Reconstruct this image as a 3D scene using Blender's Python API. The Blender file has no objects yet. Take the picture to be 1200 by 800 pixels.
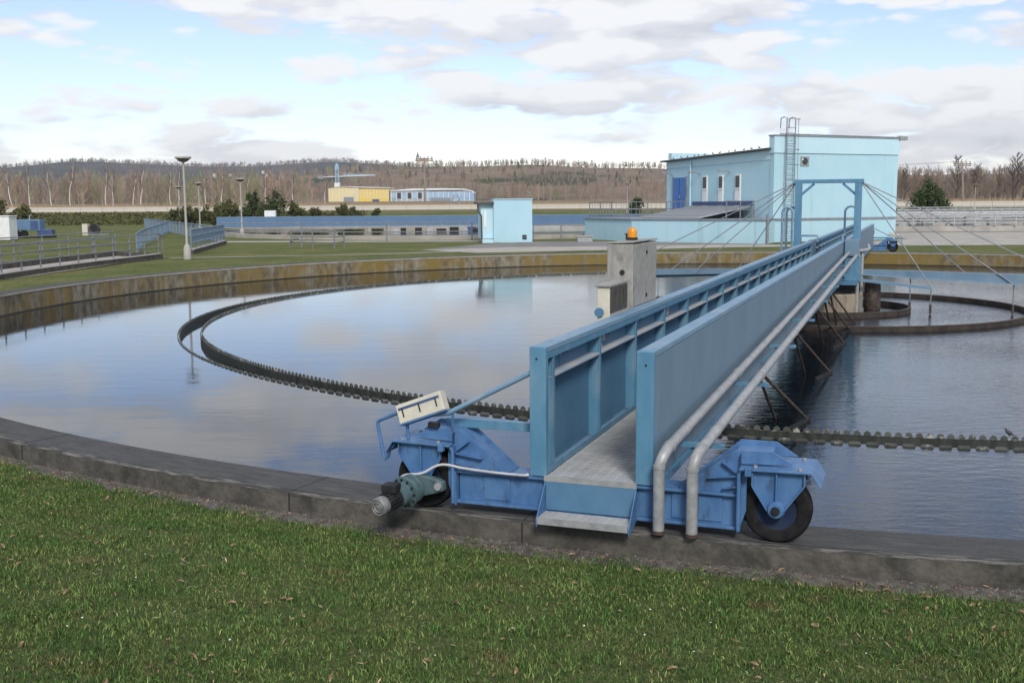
import bpy, math, random
import numpy as np
from mathutils import Vector, Matrix
random.seed(7)
rng = np.random.default_rng(11)
scene = bpy.context.scene
COL = scene.collection
PI = math.pi

# ------------------------------------------------------------------ camera
cam_data = bpy.data.cameras.new('camera')
cam = bpy.data.objects.new('camera', cam_data)
COL.objects.link(cam)
cam_data.sensor_width = 36.0
cam_data.lens = 37.5
cam_data.clip_start = 0.1
cam_data.clip_end = 12000
EYE = 2.2
cam.matrix_world = Matrix.Translation((0, 0, EYE)) @ Matrix.Rotation(PI/2 - 0.1282, 4, 'X') @ Matrix.Rotation(-0.0067, 4, 'Z')
scene.camera = cam

# ------------------------------------------------------------------ sky
SUN_EL = math.radians(38)
SUN_AZ = math.radians(172)          # clockwise from +Y (the view direction): behind, to the right
world = bpy.data.worlds.new('World')
scene.world = world
world.use_nodes = True
world.cycles.sampling_method = 'MANUAL'; world.cycles.sample_map_resolution = 512
wn = world.node_tree.nodes; wl = world.node_tree.links
wn.clear()
def N(tree, t, **kw):
    n = tree.nodes.new(t)
    for k, v in kw.items():
        if k == 'inp':
            for a, b in v.items(): n.inputs[a].default_value = b
        else: setattr(n, k, v)
    return n
W = world.node_tree
out = N(W, 'ShaderNodeOutputWorld')
bg = N(W, 'ShaderNodeBackground'); bg.inputs['Strength'].default_value = 0.135
sky = N(W, 'ShaderNodeTexSky', sky_type='NISHITA', sun_disc=False)
sky.sun_elevation = SUN_EL; sky.sun_rotation = SUN_AZ
sky.air_density = 1.0; sky.dust_density = 0.2; sky.ozone_density = 1.6
tc = N(W, 'ShaderNodeTexCoord')
def cloud_noise(off, scale, zs, detail=9.0, rough=0.56):
    m = N(W, 'ShaderNodeMapping'); m.inputs['Location'].default_value = off; m.inputs['Scale'].default_value = (1, 1, zs)
    wl.new(tc.outputs['Generated'], m.inputs['Vector'])
    n = N(W, 'ShaderNodeTexNoise', inp={'Scale': scale, 'Detail': detail, 'Roughness': rough, 'Distortion': 0.25})
    wl.new(m.outputs['Vector'], n.inputs['Vector'])
    return n.outputs['Fac']
def mth(op, a, b=None, clamp=False):
    n = N(W, 'ShaderNodeMath', operation=op, use_clamp=clamp)
    for i, v in enumerate((a, b)):
        if v is None: continue
        if isinstance(v, (int, float)): n.inputs[i].default_value = v
        else: wl.new(v, n.inputs[i])
    return n.outputs[0]
def ramp(v, stops, tree=None):
    tree = tree or W
    r = N(tree, 'ShaderNodeValToRGB'); r.color_ramp.interpolation = 'EASE'
    e = r.color_ramp.elements
    while len(e) < len(stops): e.new(0.5)
    for i, (p, c) in enumerate(stops):
        e[i].position = p; e[i].color = c if len(c) == 4 else (*c, 1)
    tree.links.new(v, r.inputs['Fac'])
    return r.outputs['Color']
OFF = (2.2, 14.3, 0.5)
def billow(off, zs, octs=((10.0, 0.62), (24.0, 0.38)), warp=True):
    m = N(W, 'ShaderNodeMapping'); m.inputs['Location'].default_value = off; m.inputs['Scale'].default_value = (1, 1, zs)
    wl.new(tc.outputs['Generated'], m.inputs['Vector'])
    acc = None
    for sc_, am in octs:
        v = N(W, 'ShaderNodeTexVoronoi', feature='F1', inp={'Scale': sc_})
        if not warp:
            wl.new(m.outputs['Vector'], v.inputs['Vector']); acc = mth('MULTIPLY', mth('SUBTRACT', 0.9, mth('MULTIPLY', v.outputs['Distance'], v.outputs['Distance'])), am); continue
        w_ = N(W, 'ShaderNodeTexNoise', inp={'Scale': sc_*1.3, 'Detail': 1.0})
        wl.new(m.outputs['Vector'], w_.inputs['Vector'])
        vm = N(W, 'ShaderNodeVectorMath', operation='MULTIPLY_ADD'); vm.inputs[1].default_value = (0.05, 0.05, 0.05)
        wl.new(w_.outputs['Color'], vm.inputs[0]); wl.new(m.outputs['Vector'], vm.inputs[2]); wl.new(vm.outputs[0], v.inputs['Vector'])
        d2 = mth('MULTIPLY', v.outputs['Distance'], v.outputs['Distance'])
        t_ = mth('MULTIPLY', mth('SUBTRACT', 0.9, d2), am)
        acc = t_ if acc is None else mth('ADD', acc, t_)
    return acc
def cloud_field(dz):
    o2 = (OFF[0], OFF[1], OFF[2] + dz)
    if dz: a = cloud_noise(o2, 3.5, 5.0, 2.0, 0.5); b = cloud_noise(o2, 17.0, 3.4, 1.0, 0.6); c = billow(o2, 3.2, ((10.0, 1.0),), False)
    else: a = cloud_noise(o2, 3.5, 5.0, 2.0, 0.5); b = cloud_noise(o2, 17.0, 3.4, 5.0, 0.6); c = billow(o2, 3.2)
    return mth('ADD', mth('ADD', mth('MULTIPLY', a, 0.62), mth('MULTIPLY', b, 0.16)), mth('MULTIPLY', c, 0.30))
n1 = cloud_field(0.0)
n2 = cloud_field(0.055)
dens = ramp(n1, [(0.508, (0, 0, 0)), (0.590, (1, 1, 1))])
lit = mth('ADD', mth('MULTIPLY', mth('SUBTRACT', n1, n2), 4.4), 0.70, True)
ccol = ramp(lit, [(0.08, (4.5, 4.55, 4.85)), (0.5, (5.45, 5.5, 5.7)), (0.92, (6.6, 6.6, 6.6))])
mixc = N(W, 'ShaderNodeMix', data_type='RGBA')
wl.new(mth('MULTIPLY', dens, 0.93), mixc.inputs['Factor'])
tintn = N(W, 'ShaderNodeMix', data_type='RGBA', blend_type='MULTIPLY'); tintn.inputs['Factor'].default_value = 1.0; tintn.inputs['B'].default_value = (1.05, 0.98, 1.10, 1)
wl.new(sky.outputs['Color'], tintn.inputs['A']); wl.new(tintn.outputs['Result'], mixc.inputs['A']); wl.new(ccol, mixc.inputs['B'])
wl.new(mixc.outputs['Result'], bg.inputs['Color'])
wl.new(bg.outputs['Background'], out.inputs['Surface'])

# ------------------------------------------------------------------ sun (veiled by thin cloud)
sd = bpy.data.lights.new('sun', 'SUN'); sd.energy = 2.6; sd.angle = math.radians(14); sd.color = (1.0, 0.95, 0.88)
sun = bpy.data.objects.new('sun', sd); COL.objects.link(sun)
sdir = Vector((math.sin(SUN_AZ)*math.cos(SUN_EL), math.cos(SUN_AZ)*math.cos(SUN_EL), math.sin(SUN_EL)))
sun.rotation_euler = sdir.to_track_quat('Z', 'Y').to_euler()
sun.location = (30, -20, 60)
scene.view_settings.view_transform = 'Standard'
scene.view_settings.look = 'None'
scene.view_settings.gamma = 1.0
scene.cycles.max_bounces = 6; scene.cycles.diffuse_bounces = 2; scene.cycles.glossy_bounces = 3; scene.cycles.transmission_bounces = 1; scene.cycles.volume_bounces = 0
scene.view_settings.exposure = 0.18

# ================================================================== materials
MATS = {}
def srgb(r, g, b):
    f = lambda c: (c/255/12.92) if c/255 <= 0.04045 else ((c/255 + 0.055)/1.055)**2.4
    return (f(r), f(g), f(b))
def mat(name, c1, c2=None, rough=0.6, scale=8.0, stretch=(1, 1, 1), metallic=0.0, bump=0.0, bscale=60.0, contrast=(0.35, 0.65),
        c3=None, scale3=2.0, amt3=(0.55, 0.7), attr=None, uv=False, spec=0.5, nr=0.62, c4=None, stretch4=(1, 1, 1), scale4=12.0, amt4=(0.69, 0.76)):
    m = bpy.data.materials.new(name); m.use_nodes = True
    t = m.node_tree; b = t.nodes['Principled BSDF']
    b.inputs['Roughness'].default_value = rough; b.inputs['Metallic'].default_value = metallic
    b.inputs['Specular IOR Level'].default_value = spec
    tcn = N(t, 'ShaderNodeTexCoord'); co = tcn.outputs['UV' if uv else 'Object']
    col = None
    if c2 is not None:
        mp = N(t, 'ShaderNodeMapping'); mp.inputs['Scale'].default_value = stretch
        t.links.new(co, mp.inputs['Vector'])
        no = N(t, 'ShaderNodeTexNoise', inp={'Scale': scale, 'Detail': 8.0, 'Roughness': nr})
        t.links.new(mp.outputs['Vector'], no.inputs['Vector'])
        col = ramp(no.outputs['Fac'], [(contrast[0], c1), (contrast[1], c2)], t)
    if c3 is not None:
        mp3 = N(t, 'ShaderNodeMapping'); mp3.inputs['Scale'].default_value = stretch; mp3.inputs['Location'].default_value = (5.2, 3.3, 1.1)
        t.links.new(co, mp3.inputs['Vector'])
        n3 = N(t, 'ShaderNodeTexNoise', inp={'Scale': scale3, 'Detail': 5.0, 'Roughness': 0.6})
        t.links.new(mp3.outputs['Vector'], n3.inputs['Vector'])
        f3 = ramp(n3.outputs['Fac'], [(amt3[0], (0, 0, 0)), (amt3[1], (1, 1, 1))], t)
        mx = N(t, 'ShaderNodeMix', data_type='RGBA')
        t.links.new(f3, mx.inputs['Factor'])
        if col is not None: t.links.new(col, mx.inputs['A'])
        else: mx.inputs['A'].default_value = (*c1, 1)
        mx.inputs['B'].default_value = (*c3, 1)
        col = mx.outputs['Result']
    if c4 is not None:
        n4 = N(t, 'ShaderNodeTexNoise', inp={'Scale': scale4, 'Detail': 8.0, 'Roughness': 0.7})
        mp4 = N(t, 'ShaderNodeMapping'); mp4.inputs['Scale'].default_value = stretch4; mp4.inputs['Location'].default_value = (1.7, 8.3, 4.1); t.links.new(co, mp4.inputs['Vector'])
        t.links.new(mp4.outputs['Vector'], n4.inputs['Vector'])
        f4 = ramp(n4.outputs['Fac'], [(amt4[0], (0, 0, 0)), (amt4[1], (1, 1, 1))], t)
        mx = N(t, 'ShaderNodeMix', data_type='RGBA'); t.links.new(f4, mx.inputs['Factor'])
        if col is not None: t.links.new(col, mx.inputs['A'])
        else: mx.inputs['A'].default_value = (*c1, 1)
        mx.inputs['B'].default_value = (*c4, 1); col = mx.outputs['Result']
    if attr:
        a = N(t, 'ShaderNodeAttribute', attribute_name=attr)
        mx = N(t, 'ShaderNodeMix', data_type='RGBA', blend_type='MULTIPLY'); mx.inputs['Factor'].default_value = 1
        if col is not None: t.links.new(col, mx.inputs['A'])
        else: mx.inputs['A'].default_value = (*c1, 1)
        t.links.new(a.outputs['Color'], mx.inputs['B']); col = mx.outputs['Result']
    if col is None: b.inputs['Base Color'].default_value = (*c1, 1)
    else: t.links.new(col, b.inputs['Base Color'])
    if bump > 0:
        nb = N(t, 'ShaderNodeTexNoise', inp={'Scale': bscale, 'Detail': 4.0})
        t.links.new(co, nb.inputs['Vector'])
        bp = N(t, 'ShaderNodeBump', inp={'Strength': bump, 'Distance': 0.02})
        t.links.new(nb.outputs['Fac'], bp.inputs['Height']); t.links.new(bp.outputs['Normal'], b.inputs['Normal'])
    MATS[name] = m
    return m

M_TEAL = mat('bridge paint', (0.074, 0.200, 0.312), (0.100, 0.232, 0.342), rough=0.42, scale=3.0, stretch=(2.5, 2.5, 0.9), bump=0.05, bscale=40,
             c3=(0.19, 0.30, 0.38), scale3=2.2, amt3=(0.5, 0.85), c4=(0.11, 0.085, 0.07), scale4=7.0, amt4=(0.66, 0.72))
M_TEAL_SHADE = mat('bridge paint shaded', (0.066, 0.165, 0.275), (0.088, 0.195, 0.305), rough=0.5, scale=2.5, stretch=(1.2, 1.2, 0.8), bump=0.05, bscale=40)  # darker copy of the bridge paint: shade on inner faces put into the colour
M_OUT = mat('bridge paint faded', (0.112, 0.192, 0.268), (0.136, 0.216, 0.288), rough=0.5, scale=1.5, stretch=(1.5, 1.5, 0.6), bump=0.04, bscale=30,
            c3=(0.165, 0.235, 0.290), scale3=1.2, amt3=(0.5, 0.8), c4=(0.175, 0.195, 0.21), stretch4=(4, 4, 0.3), scale4=3.0, amt4=(0.56, 0.72))
M_TOP = mat('bridge rail paint', (0.125, 0.235, 0.345), (0.165, 0.27, 0.365), rough=0.5, scale=5.0, stretch=(2, 0.6, 2), bump=0.05, c3=(0.24, 0.31, 0.36), scale3=2.0, amt3=(0.5, 0.75), c4=(0.10, 0.09, 0.08), scale4=9.0, amt4=(0.66, 0.72))
M_BLUE = mat('carriage paint', (0.055, 0.140, 0.300), (0.085, 0.186, 0.352), rough=0.45, scale=5.0, stretch=(2, 2, 1), bump=0.08, bscale=50,
             c3=(0.034, 0.060, 0.105), scale3=5.0, amt3=(0.52, 0.80), c4=(0.09, 0.06, 0.045), scale4=9.0, amt4=(0.62, 0.70))
M_GREENTEAL = mat('gearbox paint', (0.058, 0.102, 0.112), (0.085, 0.138, 0.145), rough=0.5, scale=12, bump=0.08, c4=(0.05, 0.04, 0.03), scale4=14.0, amt4=(0.60, 0.70))
M_GALV = mat('galvanised steel', (0.27, 0.28, 0.285), (0.37, 0.375, 0.37), rough=0.5, metallic=0.25, scale=12, bump=0.05,
             c3=(0.26, 0.25, 0.22), scale3=5, amt3=(0.58, 0.8))
M_COWL = mat('cowl grey', (0.12, 0.125, 0.125), (0.20, 0.20, 0.195), rough=0.6, scale=25)
M_FOOT = mat('red primer', (0.075, 0.038, 0.028), (0.05, 0.035, 0.028), rough=0.8, scale=20)
M_HUB = mat('wheel disc', (0.012, 0.024, 0.065), (0.02, 0.03, 0.06), rough=0.7, scale=9, spec=0.25)
M_GRATE = mat('grating steel', (0.38, 0.39, 0.385), (0.48, 0.485, 0.475), rough=0.55, metallic=0.2, scale=5)
M_LEDGE = mat('ledge dusty', (0.40, 0.42, 0.43), (0.28, 0.34, 0.40), rough=0.7, scale=4, stretch=(1, 0.5, 1))
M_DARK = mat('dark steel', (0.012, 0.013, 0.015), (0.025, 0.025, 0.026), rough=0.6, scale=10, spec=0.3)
M_RUBBER = mat('rubber', (0.010, 0.010, 0.011), (0.020, 0.0195, 0.019), rough=0.85, scale=14, bump=0.1, spec=0.15)
M_RUST = mat('rusty strut', (0.035, 0.026, 0.022), (0.10, 0.075, 0.06), rough=0.8, scale=10)
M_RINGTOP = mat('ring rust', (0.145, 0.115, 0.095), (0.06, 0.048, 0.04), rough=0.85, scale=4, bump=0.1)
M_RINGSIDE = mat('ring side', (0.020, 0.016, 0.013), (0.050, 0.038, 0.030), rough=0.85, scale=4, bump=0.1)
M_CREAM = mat('cream plastic', (0.60, 0.57, 0.46), (0.52, 0.49, 0.40), rough=0.5, scale=9)
M_WHITE = mat('white paint', (0.74, 0.75, 0.74), (0.64, 0.65, 0.64), rough=0.5, scale=3)
M_CABLE = mat('pale conduit', (0.48, 0.49, 0.50), (0.38, 0.39, 0.40), rough=0.5, scale=10)
M_CAB = mat('cabinet concrete grey', (0.23, 0.225, 0.205), (0.34, 0.335, 0.315), rough=0.8, scale=9, stretch=(2, 2, 0.8), bump=0.1, bscale=80,
            c3=(0.13, 0.125, 0.10), scale3=5, amt3=(0.52, 0.76), nr=0.78)
M_CABDARK = mat('cabinet dark lid', (0.035, 0.032, 0.025), (0.070, 0.064, 0.05), rough=0.6, scale=12)
M_PIER = mat('pier concrete', (0.30, 0.26, 0.20), (0.17, 0.14, 0.10), rough=0.9, scale=3, stretch=(2, 2, 0.5), bump=0.15)
M_RIMTOP = mat('rim running surface', (0.044, 0.045, 0.047), (0.090, 0.088, 0.084), rough=0.85, scale=4.5, stretch=(0.8, 4.0, 1), nr=0.75, uv=True, bump=0.5, bscale=60,
               c3=(0.115, 0.11, 0.10), scale3=4.0, amt3=(0.60, 0.75), contrast=(0.3, 0.7), spec=0.35)
M_JOINT = mat('joint filler', (0.016, 0.016, 0.015), (0.035, 0.033, 0.030), rough=0.9, scale=9)
M_RIMEDGE = mat('rim worn edge', (0.035, 0.035, 0.034), (0.16, 0.15, 0.13), rough=0.9, scale=3.0, stretch=(1.2, 9, 1), uv=True, contrast=(0.46, 0.62), bump=0.4, bscale=40)
M_RIMOUT = mat('rim outer concrete', (0.050, 0.046, 0.038), (0.112, 0.102, 0.085), rough=0.92, scale=5.0, stretch=(1, 1.0, 1), nr=0.78, uv=True, bump=0.35, bscale=30,
               c3=(0.032, 0.033, 0.025), scale3=4.0, amt3=(0.50, 0.72))
M_RIMIN = mat('rim inner algae', (0.25, 0.225, 0.17), (0.095, 0.080, 0.050), rough=0.9, scale=1.6, stretch=(2.6, 1.1, 1), uv=True, bump=0.3, bscale=20,
              c3=(0.190, 0.134, 0.036), scale3=0.45, amt3=(0.38, 0.64))
M_COPE = mat('rim coping', (0.40, 0.38, 0.33), (0.28, 0.26, 0.22), rough=0.9, scale=2, uv=True)
M_WLINE = mat('waterline slime', (0.020, 0.018, 0.011), (0.045, 0.04, 0.02), rough=0.5, scale=2, uv=True)
M_WEIR = mat('weir plate', (0.050, 0.055, 0.046), (0.105, 0.11, 0.095), rough=0.5, scale=3, stretch=(1, 1, 1), bump=0.1, c3=(0.36, 0.36, 0.32), scale3=9, amt3=(0.54, 0.64), c4=(0.05, 0.07, 0.02), scale4=4.0, amt4=(0.56, 0.64))
M_WEIRWALL = mat('launder wall', (0.014, 0.017, 0.014), (0.040, 0.045, 0.036), rough=0.6, scale=4, stretch=(3, 3, 0.6))
M_PAD = mat('pad concrete', (0.40, 0.37, 0.32), (0.30, 0.28, 0.245), rough=0.9, scale=0.7, bump=0.1, bscale=8)
M_YARD = mat('yard asphalt', (0.15, 0.145, 0.14), (0.22, 0.21, 0.20), rough=0.9, scale=0.5)
M_LBLUE = mat('light blue render', (0.37, 0.575, 0.66), (0.405, 0.60, 0.68), rough=0.9, scale=0.9, stretch=(1, 1, 0.4), bump=0.05, bscale=30, c3=(0.33, 0.52, 0.59), scale3=0.5, amt3=(0.55, 0.85), c4=(0.30, 0.455, 0.51), stretch4=(2.5, 2.5, 0.12), scale4=1.1, amt4=(0.56, 0.76))
M_LBLUE2 = mat('paler blue render', (0.45, 0.65, 0.73), (0.48, 0.67, 0.745), rough=0.9, scale=0.9)
M_DOOR = mat('door blue', (0.045, 0.15, 0.42), (0.06, 0.18, 0.46), rough=0.5, scale=3)
M_SLATE = mat('roof edge', (0.05, 0.052, 0.06), (0.08, 0.08, 0.085), rough=0.7, scale=3)
M_GREY = mat('grey metal', (0.17, 0.19, 0.215), (0.25, 0.27, 0.29), rough=0.55, scale=6)
M_RAILBLUE = mat('rail blue grey', (0.12, 0.19, 0.28), (0.18, 0.25, 0.33), rough=0.5, scale=6)
M_RAILGREY = mat('rail grey', (0.135, 0.145, 0.155), (0.20, 0.21, 0.22), rough=0.55, scale=6)
M_RAILPALE = mat('rail pale', (0.42, 0.43, 0.43), (0.30, 0.31, 0.31), rough=0.6, scale=3)
M_BEAM2 = mat('far bridge blue', (0.080, 0.155, 0.265), (0.10, 0.185, 0.30), rough=0.5, scale=0.6, stretch=(1, 1, 3))
M_LOWWALL = mat('low dark wall', (0.052, 0.047, 0.04), (0.10, 0.09, 0.075), rough=0.95, scale=3, bump=0.2)
M_CONC = mat('pale concrete', (0.42, 0.40, 0.36), (0.32, 0.30, 0.27), rough=0.9, scale=0.8)
M_BARRIER = mat('barrier', (0.50, 0.47, 0.41), (0.40, 0.37, 0.31), rough=0.9, scale=0.05)
M_GLASS = mat('dark glass', (0.03, 0.04, 0.05), rough=0.1)
M_LAMPHEAD = mat('lamp head', (0.30, 0.29, 0.27), (0.42, 0.41, 0.38), rough=0.6, scale=4)
M_LAMPPOLE = mat('lamp pole', (0.42, 0.42, 0.40), (0.33, 0.33, 0.31), rough=0.6, scale=3, stretch=(1, 1, 0.4))
M_LAMPGLASS = mat('lamp glass', (0.10, 0.10, 0.09), rough=0.3)
M_WOODPOLE = mat('wood pole', (0.22, 0.19, 0.15), (0.30, 0.26, 0.21), rough=0.9, scale=3, stretch=(1, 1, 0.2))
M_YELLOW = mat('yellow cladding', (0.74, 0.52, 0.06), (0.66, 0.52, 0.20), rough=0.7, scale=0.12, stretch=(1, 1, 0.3), contrast=(0.42, 0.58))
M_PALEYELLOW = mat('pale yellow cladding', (0.68, 0.60, 0.34), (0.62, 0.57, 0.40), rough=0.7, scale=0.1)
M_HALLROOF = mat('hall roof', (0.70, 0.71, 0.72), (0.62, 0.63, 0.64), rough=0.6, scale=0.1)
M_HALLBLUE = mat('hall glass', (0.26, 0.40, 0.54), (0.36, 0.50, 0.62), rough=0.4, scale=0.15)
M_HALLGREY = mat('hall grey', (0.27, 0.32, 0.36), (0.40, 0.45, 0.48), rough=0.5, scale=0.15)
M_CRANE = mat('crane paint', (0.22, 0.40, 0.52), (0.35, 0.50, 0.58), rough=0.5, scale=0.3)
M_CHURCH = mat('church wall', (0.62, 0.58, 0.50), (0.55, 0.51, 0.44), rough=0.9, scale=0.1)
M_REDROOF = mat('red roof', (0.26, 0.12, 0.08), (0.32, 0.16, 0.11), rough=0.9, scale=0.2)
M_HOUSE = mat('house wall', (0.66, 0.64, 0.60), (0.58, 0.56, 0.52), rough=0.9, scale=0.1)
M_BIRCH = mat('birch bark', (0.74, 0.70, 0.63), (0.48, 0.42, 0.36), rough=0.9, scale=0.9, stretch=(1, 1, 2.0), contrast=(0.4, 0.7))
M_TWIG = mat('twigs', (0.19, 0.145, 0.11), (0.25, 0.20, 0.155), rough=1.0, scale=0.05, spec=0.1)
M_TWIG2 = mat('wood twigs', (0.27, 0.20, 0.15), (0.36, 0.28, 0.21), rough=1.0, scale=0.012, attr='tint', spec=0.1)
M_TWIGFAR = mat('hill wood', (0.25, 0.185, 0.14), (0.33, 0.255, 0.19), rough=1.0, scale=0.006, attr='tint', spec=0.1)
M_OAK = mat('oak twigs', (0.085, 0.066, 0.055), (0.12, 0.095, 0.08), rough=1.0, scale=0.1, spec=0.1)
M_PINE = mat('pine needles', (0.032, 0.052, 0.020), (0.080, 0.105, 0.040), rough=0.9, scale=1.2, spec=0.2)
M_BUSH = mat('bush leaves', (0.055, 0.066, 0.024), (0.130, 0.125, 0.048), rough=0.9, scale=1.0, spec=0.2)
M_TRUNK = mat('dark trunk', (0.06, 0.045, 0.035), (0.09, 0.07, 0.055), rough=0.95, scale=4)
M_BLADE = mat('grass blades', (0.052, 0.110, 0.024), (0.096, 0.152, 0.040), rough=0.65, scale=2.2, attr='tint', c3=(0.120, 0.112, 0.046), scale3=2.6, amt3=(0.54, 0.74), spec=0.2)
M_LEAF = mat('dry leaf', (0.15, 0.090, 0.045), (0.33, 0.245, 0.135), rough=0.8, scale=16)
M_DAISY = mat('daisy', (0.60, 0.60, 0.55), rough=0.8)
M_GRAVEL = mat('grit', (0.050, 0.044, 0.037), (0.120, 0.108, 0.092), rough=0.95, scale=14, bump=0.5, bscale=60)
M_AMBER = mat('amber lens', (0.75, 0.30, 0.01), (0.62, 0.22, 0.01), rough=0.2, scale=20)
M_HOSE = mat('hose black', (0.02, 0.022, 0.024), (0.04, 0.04, 0.04), rough=0.6, scale=5)
M_CLADSLAT = mat('cover slat', (0.28, 0.31, 0.33), (0.40, 0.42, 0.43), rough=0.5, scale=2)
M_NAVY = mat('navy machine', (0.03, 0.06, 0.16), (0.05, 0.09, 0.20), rough=0.5, scale=4)

def ground_material():
    m = bpy.data.materials.new('lawn and fields'); m.use_nodes = True
    t = m.node_tree; b = t.nodes['Principled BSDF']; b.inputs['Roughness'].default_value = 0.95; b.inputs['Specular IOR Level'].default_value = 0.15
    tcn = N(t, 'ShaderNodeTexCoord'); co = tcn.outputs['Object']
    def noise(s, d=6.0, r=0.6):
        n = N(t, 'ShaderNodeTexNoise', inp={'Scale': s, 'Detail': d, 'Roughness': r}); t.links.new(co, n.inputs['Vector']); return n.outputs['Fac']
    g1 = ramp(noise(0.35), [(0.3, (0.085, 0.120, 0.026)), (0.7, (0.175, 0.170, 0.060))], t)
    g2 = ramp(noise(9.0), [(0.35, (0.55, 0.55, 0.55)), (0.7, (1.15, 1.15, 1.1))], t)
    mu = N(t, 'ShaderNodeMix', data_type='RGBA', blend_type='MULTIPLY'); mu.inputs['Factor'].default_value = 1
    t.links.new(g1, mu.inputs['A']); t.links.new(g2, mu.inputs['B'])
    brown = ramp(noise(0.03), [(0.35, (0.235, 0.175, 0.11)), (0.65, (0.165, 0.125, 0.08))], t)
    sep = N(t, 'ShaderNodeSeparateXYZ'); t.links.new(co, sep.inputs[0])
    fac = N(t, 'ShaderNodeMapRange', inp={'From Min': 150.0, 'From Max': 172.0}); t.links.new(sep.outputs['Y'], fac.inputs['Value'])
    mx = N(t, 'ShaderNodeMix', data_type='RGBA'); t.links.new(fac.outputs['Result'], mx.inputs['Factor'])
    t.links.new(mu.outputs['Result'], mx.inputs['A']); t.links.new(brown, mx.inputs['B'])
    # thatch and soil under the near lawn, where single blades are built
    fs = N(t, 'ShaderNodeMapRange', inp={'From Min': 11.5, 'From Max': 9.0}); t.links.new(sep.outputs['Y'], fs.inputs['Value'])
    soil = ramp(noise(16.0), [(0.3, (0.040, 0.070, 0.018)), (0.7, (0.095, 0.100, 0.036))], t)
    ms = N(t, 'ShaderNodeMix', data_type='RGBA'); t.links.new(fs.outputs['Result'], ms.inputs['Factor']); t.links.new(mx.outputs['Result'], ms.inputs['A']); t.links.new(soil, ms.inputs['B'])
    t.links.new(ms.outputs['Result'], b.inputs['Base Color'])
    bp = N(t, 'ShaderNodeBump', inp={'Strength': 0.6, 'Distance': 0.03}); t.links.new(noise(28.0), bp.inputs['Height']); t.links.new(bp.outputs['Normal'], b.inputs['Normal'])
    return m
M_GROUND = ground_material()

def water_material(name, near_amp=1.0):
    m = bpy.data.materials.new(name); m.use_nodes = True
    t = m.node_tree; b = t.nodes['Principled BSDF']
    b.inputs['Base Color'].default_value = (0.006, 0.009, 0.012, 1); b.inputs['Roughness'].default_value = 0.035; b.inputs['IOR'].default_value = 1.40
    tcn = N(t, 'ShaderNodeTexCoord'); co = tcn.outputs['Object']
    def noise(s, st, d=3.0, rot=0.0):
        mp = N(t, 'ShaderNodeMapping'); mp.inputs['Scale'].default_value = st; mp.inputs['Rotation'].default_value = (0, 0, rot); t.links.new(co, mp.inputs['Vector'])
        n = N(t, 'ShaderNodeTexNoise', inp={'Scale': s, 'Detail': d, 'Roughness': 0.55}); t.links.new(mp.outputs['Vector'], n.inputs['Vector']); return n.outputs['Fac']
    def M2(op, a, bb):
        n = N(t, 'ShaderNodeMath', operation=op)
        for i, v in enumerate((a, bb)):
            if isinstance(v, (int, float)): n.inputs[i].default_value = v
            else: t.links.new(v, n.inputs[i])
        return n.outputs[0]
    # wind ruffles: livelier towards +X of the tank, calm in the lee on the other side
    sep = N(t, 'ShaderNodeSeparateXYZ'); t.links.new(co, sep.inputs[0])
    mr = N(t, 'ShaderNodeMapRange', inp={'From Min': -9.0, 'From Max': 3.0, 'To Min': 0.05, 'To Max': 1.0}); t.links.new(sep.outputs['X'], mr.inputs['Value'])
    gust = ramp(noise(0.25, (1, 1, 1), 2.0), [(0.3, (0.45, 0.45, 0.45)), (0.7, (1, 1, 1))], t)
    fine = M2('ADD', M2('MULTIPLY', noise(5.5, (0.55, 1.3, 1), 4.0, 0.35), 0.012), M2('MULTIPLY', noise(14.0, (0.7, 1.2, 1), 3.0, -0.4), 0.0035))
    amp = M2('MULTIPLY', M2('MULTIPLY', mr.outputs['Result'], gust), near_amp)
    h = M2('ADD', M2('MULTIPLY', fine, amp), M2('MULTIPLY', noise(1.3, (0.6, 1.4, 1), 2.0), 0.0022))
    bp = N(t, 'ShaderNodeBump', inp={'Strength': 1.0, 'Distance': 1.0}); t.links.new(h, bp.inputs['Height']); t.links.new(bp.outputs['Normal'], b.inputs['Normal'])
    return m
M_WATER = water_material('tank water', 1.7)
M_WATER2 = water_material('far tank water', 0.6)
M_LAUNDER = water_material('launder water', 1.5)

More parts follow.
